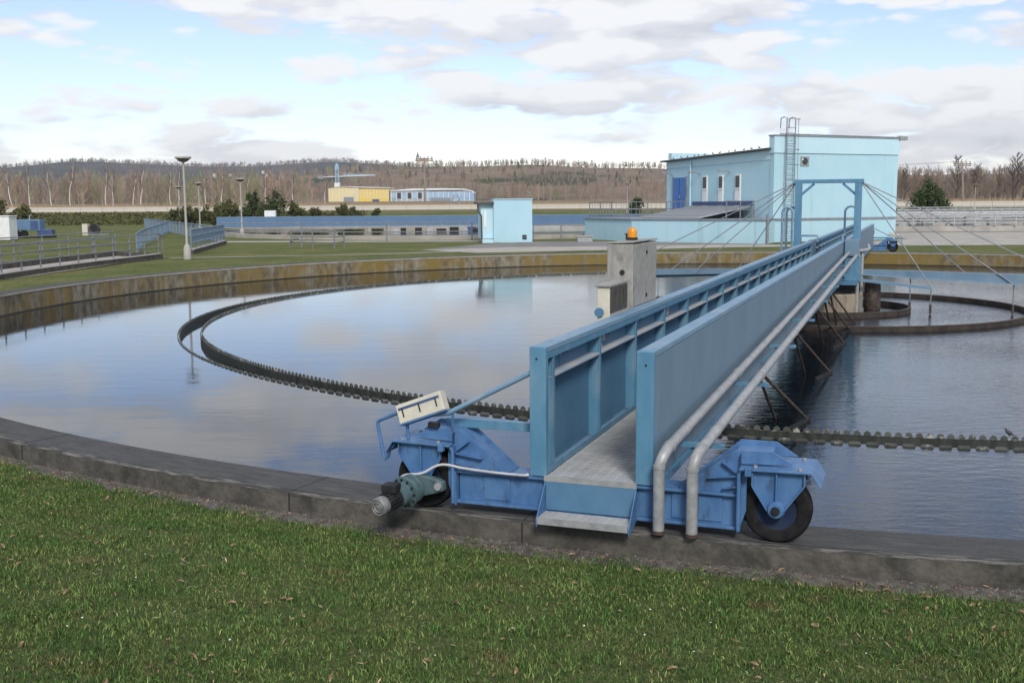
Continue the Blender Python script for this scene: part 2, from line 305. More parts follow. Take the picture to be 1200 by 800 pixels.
# ================================================================== mesh helpers
def link(o, parent=None):
    COL.objects.link(o)
    if parent is not None: o.parent = parent
    return o
class MB:
    def __init__(self): self.v = []; self.f = []
    def add(self, vs, fs):
        k = len(self.v); self.v += [tuple(p) for p in vs]; self.f += [tuple(i + k for i in f) for f in fs]; return self
    def box(self, x0, x1, y0, y1, z0, z1):
        return self.add([(x0,y0,z0),(x1,y0,z0),(x1,y1,z0),(x0,y1,z0),(x0,y0,z1),(x1,y0,z1),(x1,y1,z1),(x0,y1,z1)],
                        [(0,3,2,1),(4,5,6,7),(0,1,5,4),(1,2,6,5),(2,3,7,6),(3,0,4,7)])
    def beam(self, a, b, w, h, up=(0, 0, 1)):
        a = Vector(a); b = Vector(b); d = (b - a).normalized(); s = d.cross(Vector(up))
        if s.length < 1e-4: s = d.cross(Vector((0, 1, 0)))
        s.normalize(); t = s.cross(d); vs = []
        for p in (a, b):
            for (i, j) in ((-1, -1), (1, -1), (1, 1), (-1, 1)): vs.append(p + s*(i*w/2) + t*(j*h/2))
        return self.add(vs, [(0,1,2,3),(7,6,5,4),(0,4,5,1),(1,5,6,2),(2,6,7,3),(3,7,4,0)])
    def tube(self, pts, r, n=8, caps=True):
        pts = [Vector(p) for p in pts]; rs = r if isinstance(r, (list, tuple)) else [r]*len(pts)
        k = len(self.v); ref = None
        for i, p in enumerate(pts):
            d = (pts[min(i+1, len(pts)-1)] - pts[max(i-1, 0)]).normalized()
            if ref is None:
                ref = d.cross(Vector((0, 0, 1)))
                if ref.length < 1e-3: ref = d.cross(Vector((0, 1, 0)))
            s = (ref - d*ref.dot(d)).normalized(); ref = s; t = d.cross(s)
            for j in range(n):
                a = 2*PI*j/n; self.v.append(tuple(p + (s*math.cos(a) + t*math.sin(a))*rs[i]))
        for i in range(len(pts)-1):
            for j in range(n):
                a = k + i*n + j; b = k + i*n + (j+1) % n; self.f.append((a, b, b+n, a+n))
        if caps:
            self.f.append(tuple(k + j for j in range(n))[::-1]); e = k + (len(pts)-1)*n; self.f.append(tuple(e + j for j in range(n)))
        return self
    def prism(self, poly, axis, a0, a1):
        # poly: 2-D outline; axis 'y': (x,z) extruded along y; 'x': (y,z) along x; 'z': (x,y) along z
        n = len(poly)
        def P(p, a): return {'y': (p[0], a, p[1]), 'x': (a, p[0], p[1]), 'z': (p[0], p[1], a)}[axis]
        vs = [P(p, a0) for p in poly] + [P(p, a1) for p in poly]
        return self.add(vs, [tuple(range(n)), tuple(range(2*n-1, n-1, -1))] + [(i, i+n, (i+1) % n + n, (i+1) % n) for i in range(n)])
    def lathe(self, prof, c, axis=(0, 0, 1), n=24):
        ax = Vector(axis).normalized(); s = ax.cross(Vector((0, 0, 1)))
        if s.length < 1e-3: s = Vector((1, 0, 0))
        s.normalize(); t = ax.cross(s); c = Vector(c); k = len(self.v); m = len(prof)
        for (r, h) in prof:
            for j in range(n):
                a = 2*PI*j/n; self.v.append(tuple(c + ax*h + (s*math.cos(a) + t*math.sin(a))*r))
        for i in range(m-1):
            for j in range(n):
                a = k + i*n + j; b = k + i*n + (j+1) % n; self.f.append((a, b, b+n, a+n))
        return self
    def build(self, name, material, parent=None, smooth=False, bevel=0.0, kind=None):
        me = bpy.data.meshes.new(name); me.from_pydata(self.v, [], self.f); me.materials.append(material)
        import bmesh
        bm = bmesh.new(); bm.from_mesh(me); bmesh.ops.recalc_face_normals(bm, faces=bm.faces); bm.to_mesh(me); bm.free()
        if smooth:
            me.polygons.foreach_set('use_smooth', [True]*len(me.polygons))
        o = link(bpy.data.objects.new(name, me), parent)
        if smooth:
            try: me.set_sharp_from_angle(angle=math.radians(40))
            except Exception: pass
        if bevel > 0:
            b = o.modifiers.new('bevel', 'BEVEL'); b.width = bevel; b.segments = 2; b.limit_method = 'ANGLE'; b.angle_limit = math.radians(40)
        if kind: o['kind'] = kind
        return o
def np_mesh(name, V, F, material, parent=None, tint=None, kind=None):
    V = np.asarray(V, np.float32); F = np.asarray(F, np.int32); k = F.shape[1]
    me = bpy.data.meshes.new(name)
    me.vertices.add(len(V)); me.vertices.foreach_set('co', V.ravel())
    me.loops.add(F.size); me.loops.foreach_set('vertex_index', F.ravel())
    me.polygons.add(len(F)); me.polygons.foreach_set('loop_start', np.arange(0, F.size, k, dtype=np.int32))
    me.polygons.foreach_set('loop_total', np.full(len(F), k, np.int32))
    me.update(calc_edges=True); me.validate()
    if tint is not None:
        at = me.color_attributes.new('tint', 'FLOAT_COLOR', 'POINT')
        at.data.foreach_set('color', np.concatenate([tint, np.ones((len(tint), 1))], 1).astype(np.float32).ravel())
    me.materials.append(material)
    o = link(bpy.data.objects.new(name, me), parent)
    if kind: o['kind'] = kind
    return o
def tag(o, label, cat, group=None):
    o['label'] = label; o['category'] = cat
    if group: o['group'] = group
    return o
def thing(name, label, cat, loc=(0, 0, 0), rotz=0.0, group=None):
    o = bpy.data.objects.new(name, None); o.location = loc; o.rotation_euler = (0, 0, rotz); COL.objects.link(o)
    o.empty_display_size = 0.3
    return tag(o, label, cat, group)
def inst(src, parent, loc=None, rotz=None):
    c = src.copy(); COL.objects.link(c); c.parent = parent
    if loc is not None: c.location = loc
    if rotz is not None: c.rotation_euler = (0, 0, rotz)
    return c
def copy_thing(root, loc=None, rotz=None, scale=None, label=None, group=None):
    r = root.copy(); COL.objects.link(r)
    if loc is not None: r.location = loc
    if rotz is not None: r.rotation_euler = (0, 0, rotz)
    if scale is not None: r.scale = scale if isinstance(scale, tuple) else (scale,)*3
    if label: r['label'] = label
    if group: r['group'] = group
    for ch in list(root.children):
        c = ch.copy(); COL.objects.link(c); c.parent = r
        for g in list(ch.children):
            d = g.copy(); COL.objects.link(d); d.parent = c
    return r

# ================================================================== the setting
CX, CY = 8.03, 27.206
R_IN, R_OUT = 20.963, 21.496
ZW = -0.54
def smooth(a, b, x):
    t = np.clip((x - a)/(b - a), 0, 1); return t*t*(3 - 2*t)
def ground_z(x, y):
    x = np.asarray(x, float); y = np.asarray(y, float)
    r = np.hypot(x - CX, y - CY)
    near = smooth(24, 8, y)
    z = -0.05*(1 - near) - 0.17*near
    z = z + near*0.105*np.clip(r - 21.9, 0, 12)
    z = z - 0.05*smooth(22, 30, r)*(1 - near)
    z = z + 1.5*smooth(122, 168, y) + 0.3*smooth(180, 430, y) + 2.4*smooth(450, 640, y)
    return z
radii = [R_OUT - 0.05, 21.6, 21.75, 22, 22.4, 23, 24, 25, 26, 28, 31, 35, 40, 46, 53, 60, 68, 76, 84, 92, 100, 108, 116, 124, 132, 140, 150, 165, 185, 215, 260, 330, 420, 480, 540, 620, 750, 1000, 1600, 2800, 5500, 9000]
NA = 240
V = []; F = []
for i, r in enumerate(radii):
    for j in range(NA):
        a = 2*PI*j/NA; V.append((CX + r*math.cos(a), CY + r*math.sin(a), 0))
V = np.array(V); V[:, 2] = ground_z(V[:, 0], V[:, 1])
for i in range(len(radii)-1):
    for j in range(NA):
        a = i*NA + j; b = i*NA + (j+1) % NA; F.append((a, b, b+NA, a+NA))
g = np_mesh('ground', V, np.array(F), M_GROUND); g['kind'] = 'structure'
g.data.polygons.foreach_set('use_smooth', [True]*len(g.data.polygons))

# ring strip with uv (u = arc length, v = across)
def ring(name, prof, material, n=360, parent=None, a0=0.0, a1=2*PI, c=(CX, CY), closed=True, smooth_=True):
    """prof: list of (r, z); swept round the tank centre"""
    V = []; UV = []; F = []; acc = [0]
    for i in range(1, len(prof)): acc.append(acc[-1] + math.dist(prof[i], prof[i-1]))
    cnt = n if closed else n + 1
    for (r, z), s in zip(prof, acc):
        for j in range(n + 1):
            a = a0 + (a1 - a0)*j/n; V.append((c[0] + r*math.cos(a), c[1] + r*math.sin(a), z)); UV.append((a*21.0, s))
    for i in range(len(prof)-1):
        for j in range(n):
            a = i*(n+1) + j; F.append((a, a+1, a+n+2, a+n+1))
    me = bpy.data.meshes.new(name); me.from_pydata(V, [], F); me.materials.append(material)
    uvl = me.uv_layers.new(name='UVMap')
    idx = np.zeros(len(me.loops), np.int32); me.loops.foreach_get('vertex_index', idx)
    uvl.data.foreach_set('uv', np.array(UV, np.float32)[idx].ravel())
    if smooth_: me.polygons.foreach_set('use_smooth', [True]*len(me.polygons)); me.set_sharp_from_angle(angle=math.radians(35))
    return link(bpy.data.objects.new(name, me), parent)

tank = thing('tank_wall', 'low weathered concrete ring wall of the large near settling tank, ochre algae inside', 'tank wall', (0, 0, 0))
ring('running_surface', [(R_IN, -0.012), (R_IN + 0.035, 0.0), (R_OUT - 0.075, 0.0)], M_RIMTOP, 480, tank)
ring('worn_edge', [(R_OUT - 0.075, 0.0), (R_OUT - 0.045, -0.003), (R_OUT - 0.018, -0.002), (R_OUT, -0.014)], M_RIMEDGE, 480, tank)
ring('outer_face', [(R_OUT, -0.014), (R_OUT + 0.004, -0.10), (R_OUT, -0.45)], M_RIMOUT, 480, tank)
ring('inner_face', [(R_IN, -0.52), (R_IN, -0.055)], M_RIMIN, 480, tank)
ring('coping_edge', [(R_IN, -0.055), (R_IN - 0.012, -0.05), (R_IN - 0.012, -0.016), (R_IN, -0.012)], M_COPE, 480, tank)
ring('waterline_band', [(R_IN - 0.004, -0.8), (R_IN - 0.004, -0.512), (R_IN, -0.508)], M_WLINE, 480, tank)
jm = MB().box(R_OUT - 0.02, R_OUT + 0.0075, -0.006, 0.006, -0.2, -0.012)
jm.box(R_IN + 0.03, R_OUT - 0.03, -0.004, 0.004, -0.01, 0.0022)
jsrc = jm.build('joint', M_JOINT, tank); jsrc.location = (CX, CY, 0)
for k in range(1, 48): inst(jsrc, tank, (CX, CY, 0), 2*PI*k/48 + 0.013*((k*7) % 5))
gr = ring('gravel_path', [(R_OUT + 0.002, -0.20), (R_OUT + 0.016, -0.20), (R_OUT + 0.030, -0.152), (R_OUT + 0.10, -0.150), (R_OUT + 0.22, -0.172)], M_GRAVEL, 480, a0=-PI*0.98, a1=-PI*0.02, closed=False)
gr['kind'] = 'structure'

# water
def disk(name, r0, r1, z, material, n=180, c=(CX, CY)):
    V = []; F = []
    for j in range(n):
        a = 2*PI*j/n
        V.append((r0*math.cos(a), r0*math.sin(a), 0)); V.append((r1*math.cos(a), r1*math.sin(a), 0))
    for j in range(n): k = (j+1) % n; F.append((2*j, 2*j+1, 2*k+1, 2*k))
    if r0 < 0.01:
        V = [(r1*math.cos(2*PI*j/n), r1*math.sin(2*PI*j/n), 0) for j in range(n)]; F = [tuple(range(n))]
    me = bpy.data.meshes.new(name); me.from_pydata(V, [], F); me.materials.append(material)
    o = link(bpy.data.objects.new(name, me)); o.location = (c[0], c[1], z); o['kind'] = 'structure'; return o
RWO, RWI = 15.835, 15.354
disk('water', RWO - 0.01, R_IN + 0.05, ZW, M_WATER)
disk('water', 0, RWI + 0.01, ZW, M_WATER)
disk('water', RWI - 0.02, RWO + 0.02, ZW - 0.13, M_LAUNDER)

# overflow launder with notched weir plates
launder = thing('overflow_launder', 'dark circular overflow channel with notched weir edges floating in the water', 'weir', (CX, CY, 0))
ring('channel_wall', [(RWO - 0.03, -1.1), (RWO - 0.03, ZW - 0.004), (RWO, ZW - 0.004), (RWO, -1.1)], M_WEIRWALL, 240, launder, c=(0, 0))
ring('channel_wall', [(RWI + 0.03, -1.1), (RWI + 0.03, ZW - 0.004), (RWI, ZW - 0.004), (RWI, -1.1)], M_WEIRWALL, 240, launder, c=(0, 0))
def weir_plate(R, n_teeth, seg_ang, t, prof):
    mb = MB(); zb = ZW - 0.05; zn = ZW + 0.003; pts = []
    for k in range(n_teeth):
        a0 = seg_ang*k/n_teeth; w = seg_ang/n_teeth
        for fa, z in prof: pts.append((a0 + fa*w, zn + z))
    pts.append((seg_ang*0.998, zn + prof[0][1]))
    m = len(pts); vs = []
    for rr in (R - t/2, R + t/2):
        for a, z in pts:
            vs.append((rr*math.cos(a), rr*math.sin(a), z)); vs.append((rr*math.cos(a), rr*math.sin(a), zb))
    fs = []
    for i in range(m-1):
        a, b = 2*i, 2*i+2
        fs += [(a, b, b+1, a+1), (2*m+a+1, 2*m+b+1, 2*m+b, 2*m+a), (a, 2*m+a, 2*m+b, b)]
    fs += [(0, 1, 2*m+1, 2*m), (2*m-2, 4*m-2, 4*m-1, 2*m-1)]
    return mb.add(vs, fs)
NSEG = 64
BLOCK = ((0.0, -0.01), (0.10, -0.01), (0.18, 0.020), (0.26, 0.026), (0.74, 0.026), (0.82, 0.020), (0.90, -0.01))
HOUSE = ((0.0, 0.0), (0.16, 0.0), (0.19, 0.034), (0.40, 0.052), (0.50, 0.055), (0.60, 0.052), (0.81, 0.034), (0.84, 0.0))
for R_, t_, nt_, pf in ((RWO + 0.012, 0.018, 8, BLOCK), (RWI - 0.008, 0.012, 13, HOUSE)):
    src = weir_plate(R_, nt_, 2*PI/NSEG, t_, pf).build('weir_plate', M_WEIR, launder)
    for k in range(1, NSEG): inst(src, launder, rotz=2*PI*k/NSEG)

# centre pier
pier = thing('centre_pier', 'tan concrete pier standing in the middle of the near tank under the bridge', 'pier', (CX, CY, 0))
MB().lathe([(0.0, -0.08), (0.86, -0.08), (0.90, -0.12), (0.90, -0.9)], (0, 0, 0), n=40).build('column', M_PIER, pier, smooth=True)
MB().lathe([(0.0, 0.16), (0.74, 0.16), (0.76, -0.08), (0.0, -0.08)], (0, 0, 0), n=40).build('collar', M_DARK, pier, smooth=True)

# ================================================================== rotating bridge
AZ = math.radians(20.5)
br = thing('rotating_bridge', 'long blue steel scraper bridge on wheels spanning the near round tank', 'bridge', (CX, CY, 0), -AZ)
YE = 21.42
bays = [-21.22 + 42.44*i/35 for i in range(36)]
for s in (-1, 1):
    X = lambda a, b: (min(s*a, s*b), max(s*a, s*b))
    pm = M_TEAL_SHADE if s < 0 else M_OUT
    src = None
    for i in range(35):
        y0, y1 = bays[i] + 0.001, bays[i+1] - 0.001
        if src is None:
            x0, x1 = X(0.424, 0.436); src = MB().box(x0, x1, 0, y1 - y0, 0.316, 1.178).build('panel', pm, br); src.location = (0, y0, 0)
        else: inst(src, br, (0, y0, 0))
    for i in (0, 1):
        y0, y1 = ((-YE + 0.058, bays[0] - 0.001), (bays[-1] + 0.001, YE - 0.058))[i]
        x0, x1 = X(0.424, 0.436); MB().box(x0, x1, y0, y1, 0.316, 1.178).build('panel', pm, br)
    # end posts, top rail, ledge, kerb, bottom flange
    for sy in (-1, 1):
        x0, x1 = X(0.318, 0.438)
        MB().box(x0, x1, min(sy*YE, sy*(YE-0.06)), max(sy*YE, sy*(YE-0.06)), 0.312, 1.2235).build('end_post', M_TEAL, br, bevel=0.006)
        xb = s*0.385
        MB().lathe([(0, 0.004), (0.008, 0.004), (0.008, -0.004)], (xb, sy*YE, 1.13 if s > 0 else 1.14), (0, sy, 0), 8).build('bolt', M_DARK, br)
    x0, x1 = X(0.320, 0.4365); MB().box(x0, x1, -YE + 0.06, YE - 0.06, 1.18, 1.222).build('top_rail', M_TOP, br, bevel=0.005)
    x0, x1 = X(0.322, 0.326); MB().box(x0, x1, -YE + 0.06, YE - 0.06, 1.135, 1.1795).build('rail_lip', M_TEAL, br)
    x0, x1 = X(0.328, 0.4235); MB().box(x0, x1, -YE + 0.20, YE - 0.20, 0.985, 0.997).build('cable_ledge', M_LEDGE, br)
    x0, x1 = X(0.315, 0.330); MB().box(x0, x1, -YE + 0.06, YE - 0.06, 0.325, 0.365).build('kick_plate', M_TEAL, br)
    x0, x1 = X(0.20, 0.455); MB().box(x0, x1, -21.2, 21.2, 0.245, 0.29).build('bottom_flange', M_TEAL_SHADE, br)
    src = None
    for y in bays:
        if src is None:
            x0, x1 = X(0.336, 0.4235); mb = MB().box(x0, x1, -0.005, 0.005, 0.32, 0.9845); mb.box(x0, x1, -0.005, 0.005, 0.9975, 1.1795)
            x2, x3 = X(0.3275, 0.3358); mb.box(x2, x3, -0.012, 0.03, 0.366, 1.134)
            src = mb.build('stiffener', M_TEAL, br); src.location = (0, y, 0)
        else: inst(src, br, (0, y, 0))
    if s < 0:
        for i in range(0, 8):
            for dy, w in ((0.42, 0.004),):
                MB().box(-0.4238, -0.42, bays[i] + dy, bays[i] + dy + 0.012, 1.0, 1.17).build('seam_strip', M_TEAL_SHADE, br)
            for dy in (0.52, 0.60):
                MB().lathe([(0, 0.006), (0.012, 0.006), (0.012, -0.004)], (-0.424, bays[i] + dy, 1.09), (1, 0, 0), 8).build('bolt', M_DARK, br)
        for (y, z) in ((-21.12, 1.075), (-19.72, 1.10), (-17.2, 1.07)):
            MB().box(-0.423, -0.385, y, y + 0.07, z - 0.045, z + 0.04).build('switch_box', M_CABLE, br, bevel=0.004)
            MB().tube([(-0.41, y + 0.035, z - 0.045), (-0.41, y + 0.035, 0.999)], 0.008, 6).build('conduit', M_CABLE, br)
# deck: steel grating bars
mb = MB(); y = -YE + 0.01
while y < YE:
    mb.box(-0.314, 0.314, y, y + 0.017, 0.316, 0.322); y += 0.046
for x in [-0.31 + 0.0775*i for i in range(9)]: mb.box(x - 0.005, x + 0.005, -YE + 0.002, YE - 0.002, 0.300, 0.3155)
mb.build('deck_grating', M_GRATE, br, kind='stuff')
MB().box(-0.199, 0.199, -21.2, 21.2, 0.250, 0.256).build('deck_shade_sheet', M_DARK, br)  # added dark sheet: makes the gaps between the deck bars look shaded
MB().box(-0.33, 0.33, -YE - 0.012, -YE - 0.002, 0.285, 0.323).build('deck_nosing', M_GALV, br)
mb = MB()
for i in range(36): mb.box(-0.42, 0.42, bays[i] - 0.03, bays[i] + 0.03, 0.20, 0.2445)
mb.build('cross_bearers', M_TEAL_SHADE, br, kind='stuff')

# --- carriages, one at each end (the far one is the near one turned round)
def carriage(rot):
    R = Matrix.Rotation(rot, 4, 'Z')
    made = []
    def put(mb, name, m, parent=None, **kw):
        o = mb.build(name, m, parent if parent is not None else br, **kw)
        if parent is None: made.append(o)
        return o
    yf = -YE
    # transverse beam: web, flanges, end plates, framed panels
    mb = MB()
    mb.box(-0.99, 0.99, yf + 0.045, yf + 0.20, 0.085, 0.285)
    beam = put(mb, 'carriage_beam', M_BLUE)
    put(MB().box(-1.0, 1.0, yf + 0.002, yf + 0.24, 0.064, 0.084), 'flange', M_BLUE, beam, bevel=0.003)
    put(MB().box(-1.0, 1.0, yf + 0.003, yf + 0.24, 0.286, 0.305), 'flange', M_BLUE, beam, bevel=0.003)
    for x in (-1.012, 1.0): put(MB().box(x, x + 0.012, yf - 0.005, yf + 0.24, 0.050, 0.315), 'end_plate', M_BLUE, beam)
    for x0, x1 in ((-0.80, -0.60), (0.56, 0.72), (0.74, 0.90)):
        put(MB().box(x0, x1, yf + 0.034, yf + 0.046, 0.10, 0.27), 'cover_plate', M_BLUE, beam, bevel=0.003)
    for x in (-0.33, 0.47): put(MB().box(x, x + 0.012, yf + 0.01, yf + 0.046, 0.0845, 0.2855), 'web_rib', M_BLUE, beam)
    # boarding step
    st = put(MB().box(-0.315, 0.322, yf - 0.010, yf + 0.003, 0.085, 0.284), 'boarding_step', M_TEAL_SHADE)
    for x in (-0.325, 0.322):
        put(MB().prism([(yf - 0.004, 0.285), (yf - 0.004, 0.06), (yf - 0.20, 0.012), (yf - 0.205, 0.060)], 'x', x, x + 0.008), 'side_plate', M_BLUE, st)
    tr = MB(); y = yf - 0.195
    while y < yf - 0.02: tr.box(-0.314, 0.318, y, y + 0.012, 0.072, 0.078); y += 0.031
    for x in [-0.31 + 0.052*i for i in range(13)]: tr.box(x - 0.004, x + 0.004, yf - 0.2, yf - 0.012, 0.05, 0.074)
    put(tr, 'tread', M_GRATE, st)
    put(MB().box(-0.315, 0.319, yf - 0.21, yf - 0.198, 0.035, 0.080), 'nosing', M_GALV, st)
    put(MB().box(-0.315, 0.319, yf - 0.20, yf - 0.012, 0.040, 0.046), 'tread_shade_sheet', M_DARK, st)  # dark sheet added below the tread bars, stands in for shade in the gaps
    # wheel housings
    for s in (-1, 1):
        def X(poly): return [(s*a, b) for a, b in poly]
        yb = yf + 0.24
        hp = put(MB().prism(X([(0.60, 0.306), (0.99, 0.625), (1.22, 0.625), (1.36, 0.535), (1.02, 0.515), (1.02, 0.306)]), 'y', yb - 0.012, yb), 'wheel_housing', M_BLUE)
        put(MB().prism(X([(0.60, 0.306), (0.985, 0.592), (1.22, 0.598), (1.35, 0.520), (1.02, 0.505), (1.02, 0.306)]), 'y', yf + 0.03, yf + 0.042), 'front_gusset', M_BLUE, hp)
        put(MB().prism(X([(0.60, 0.309), (0.61, 0.315), (0.99, 0.589), (0.985, 0.583)]), 'y', yf + 0.043, yb - 0.013), 'sloping_plate', M_BLUE, hp)
        put(MB().prism(X([(0.99, 0.583), (1.22, 0.589), (1.22, 0.597), (0.99, 0.591)]), 'y', yf + 0.043, yb - 0.013), 'crown_plate', M_BLUE, hp)
        # stiffening fins on the front gusset
        for p0, p1 in (((0.80, 0.40), (1.00, 0.43)), ((0.90, 0.515), (1.01, 0.44)), ((1.02, 0.58), (1.02, 0.50)), ((0.90, 0.335), (1.0, 0.36))):
            put(MB().beam((s*p0[0], yf + 0.015, p0[1]), (s*p1[0], yf + 0.015, p1[1]), 0.03, 0.008, up=(0, 1, 0)) if False else
                MB().prism([(s*p0[0], p0[1]), (s*p1[0], p1[1] + 0.006), (s*p1[0], p1[1] - 0.006)], 'y', yf - 0.012, yf + 0.0295), 'fin', M_BLUE, hp)
        # platform over the wheel with turned-down lip
        put(MB().prism(X([(1.02, 0.486), (1.47, 0.492), (1.525, 0.405), (1.533, 0.410), (1.475, 0.504), (1.02, 0.498)]), 'y', yf - 0.075, yb + 0.10), 'platform', M_BLUE, bevel=0.002)
        put(MB().tube([(s*1.015, yf - 0.03, 0.07), (s*1.015, yf - 0.03, 0.45), (s*1.03, yf - 0.03, 0.475), (s*1.07, yf - 0.03, 0.483)], 0.014, 8), 'frame_edge', M_BLUE, hp, smooth=True)
        put(MB().prism(X([(1.014, 0.09), (1.022, 0.09), (1.06, 0.20), (1.06, 0.48), (1.014, 0.48)]), 'y', yf + 0.0, yf + 0.028), 'guard_plate', M_BLUE, hp)
        put(MB().box(min(s*1.06, s*1.10), max(s*1.06, s*1.10), yf - 0.10, yf - 0.055, 0.455, 0.51), 'lug', M_BLUE, hp, bevel=0.004)
        for (bx_, by_) in ((1.12, -0.04), (1.40, -0.04), (1.40, 0.26)):
            put(MB().lathe([(0, 0.014), (0.013, 0.014), (0.013, -0.004)], (s*bx_, yf + by_, 0.506), (0, 0, 1), 6), 'bolt', M_GALV, hp)
        # fork plate: wide at the platform, narrowing to the hub
        wc = (s*1.255, yf + 0.08, 0.222)
        for yy, nm in ((yf - 0.030, 'fork_plate'), (yf + 0.178, 'fork_plate')):
            fp = put(MB().prism(X([(1.10, 0.485), (1.43, 0.488), (1.43, 0.41), (1.305, 0.235), (1.205, 0.235), (1.105, 0.385)]), 'y', yy, yy + 0.012), nm, M_BLUE)
            if yy < yf:
                for a, b in (((1.103, 0.485), (1.103, 0.385)), ((1.103, 0.385), (1.205, 0.225)), ((1.43, 0.49), (1.43, 0.41)), ((1.43, 0.41), (1.305, 0.235)), ((1.256, 0.49), (1.256, 0.27))):
                    put(MB().beam((s*a[0], yy - 0.012, a[1]), (s*b[0], yy - 0.012, b[1]), 0.028, 0.010, up=(0, 0, 1) if abs(a[0]-b[0]) > 0.01 else (1, 0, 0)), 'rib', M_BLUE, fp)
                put(MB().lathe([(0, -0.045), (0.045, -0.045), (0.055, -0.03), (0.058, 0.0), (0.03, 0.0)], (wc[0], yy, wc[2] + 0.015), (0, 1, 0), 24), 'hub_cap', M_BLUE, fp, smooth=True)
                put(MB().lathe([(0, -0.062), (0.026, -0.062), (0.030, -0.045), (0.030, -0.02)], (wc[0], yy, wc[2] + 0.015), (0, 1, 0), 18), 'axle_nut', M_DARK, fp, smooth=True)
        wh = put(MB().lathe([(0.0, -0.045), (0.10, -0.045), (0.155, -0.06), (0.158, 0.06), (0.10, 0.045), (0.0, 0.045)], wc, (0, 1, 0), 40), 'wheel', M_HUB, smooth=True)
        put(MB().lathe([(0.132, -0.064), (0.150, -0.074), (0.205, -0.070), (0.218, -0.055), (0.221, -0.03), (0.221, 0.03), (0.218, 0.055), (0.205, 0.070), (0.150, 0.074), (0.132, 0.064)], wc, (0, 1, 0), 56), 'tyre', M_RUBBER, wh, smooth=True)
    # drive: gear arm, flanged gearbox, finned motor with fan cowl, on the left wheel
    ax0 = Vector((-1.255, yf - 0.04, 0.235)); axd = Vector((-0.25, -1.0, -0.16)).normalized()
    gb = put(MB().prism([(-1.055, 0.235), (-1.05, 0.175), (-1.10, 0.155), (-1.30, 0.10), (-1.34, 0.20), (-1.28, 0.285), (-1.10, 0.255)], 'y', yf - 0.115, yf - 0.055), 'torque_arm', M_GREENTEAL, bevel=0.008)
    put(MB().lathe([(0, -0.02), (0.026, -0.02), (0.028, 0.0)], (-1.09, yf - 0.115, 0.205), (0, 1, 0), 16), 'pivot_bolt', M_GALV, gb, smooth=True)
    c0 = Vector((-1.285, yf - 0.10, 0.185))
    gbx = put(MB().lathe([(0, 0.0), (0.085, 0.0), (0.105, 0.02), (0.105, 0.05), (0.088, 0.055), (0.088, 0.09), (0.115, 0.095), (0.115, 0.12), (0.085, 0.125), (0.08, 0.19), (0.06, 0.20)], c0, axd, 32), 'gearbox', M_GREENTEAL, smooth=True)
    sv = axd.cross(Vector((0, 0, 1))).normalized(); tv = axd.cross(sv)
    for k in range(12):
        a = 2*PI*k/12; p = c0 + axd*0.122 + (sv*math.cos(a) + tv*math.sin(a))*0.10
        put(MB().lathe([(0, 0.012), (0.009, 0.012), (0.009, 0.0)], p, axd, 6), 'bolt', M_DARK, gbx)
    mo = put(MB().lathe([(0.055, 0.19), (0.062, 0.20), (0.062, 0.34), (0.058, 0.345)], c0, axd, 28), 'drive_motor', M_DARK, smooth=True)
    for k in range(18):
        a = 2*PI*k/18; q = sv*math.cos(a) + tv*math.sin(a)
        put(MB().beam(c0 + axd*0.205 + q*0.066, c0 + axd*0.335 + q*0.066, 0.004, 0.014, up=q), 'cooling_fin', M_DARK, mo)
    put(MB().lathe([(0.062, 0.335), (0.066, 0.345), (0.066, 0.395), (0.058, 0.405), (0.054, 0.398), (0.040, 0.400), (0.036, 0.406), (0.030, 0.398), (0.014, 0.400), (0.0, 0.406)], c0, axd, 32), 'fan_cowl', M_COWL, mo, smooth=True)
    tb = c0 + axd*0.25 + Vector((0.0, 0.0, 0.085))
    put(MB().box(tb.x - 0.06, tb.x + 0.05, tb.y - 0.05, tb.y + 0.05, tb.z - 0.03, tb.z + 0.03), 'terminal_box', M_DARK, mo, bevel=0.008)
    # pale conduit along the beam to the motor
    pts = [(-0.45, yf - 0.012, 0.325), (-0.47, yf - 0.022, 0.316), (-0.70, yf - 0.024, 0.318), (-0.93, yf - 0.03, 0.332), (-1.05, yf - 0.05, 0.352), (-1.12, yf - 0.08, 0.345), (-1.22, yf - 0.11, 0.29), (-1.34, yf - 0.13, 0.272), (-1.385, yf - 0.15, 0.235), (-1.375, yf - 0.20, 0.185)]
    sm = []
    for i in range(len(pts)-1):
        p0 = Vector(pts[max(i-1, 0)]); p1 = Vector(pts[i]); p2 = Vector(pts[i+1]); p3 = Vector(pts[min(i+2, len(pts)-1)])
        for k in range(5):
            t = k/5; sm.append(0.5*((2*p1) + (p2-p0)*t + (2*p0-5*p1+4*p2-p3)*t*t + (3*p1-p0-3*p2+p3)*t**3))
    sm.append(Vector(pts[-1]))
    put(MB().tube(sm, 0.0095, 8), 'conduit', M_CABLE, smooth=True)
    # teal tie bar and diagonal handrail
    put(MB().box(-1.14, -0.44, yb - 0.08, yb - 0.04, 0.585, 0.650), 'tie_bar', M_TEAL, bevel=0.003)
    put(MB().tube([(-0.44, yf + 0.05, 1.035), (-1.06, yf + 0.02, 0.715), (-1.46, yf + 0.02, 0.66)], 0.020, 10), 'diagonal_tube', M_TOP, smooth=True)
    put(MB().tube([(-1.03, yf + 0.02, 0.72), (-1.03, yf + 0.02, 0.60)], 0.010, 6), 'bracket', M_BLUE)
    put(MB().tube([(-0.44, yf + 0.16, 0.93), (-0.47, yf + 0.16, 0.925), (-0.44, yf + 0.16, 0.76)], 0.012, 6), 'bracket', M_DARK)
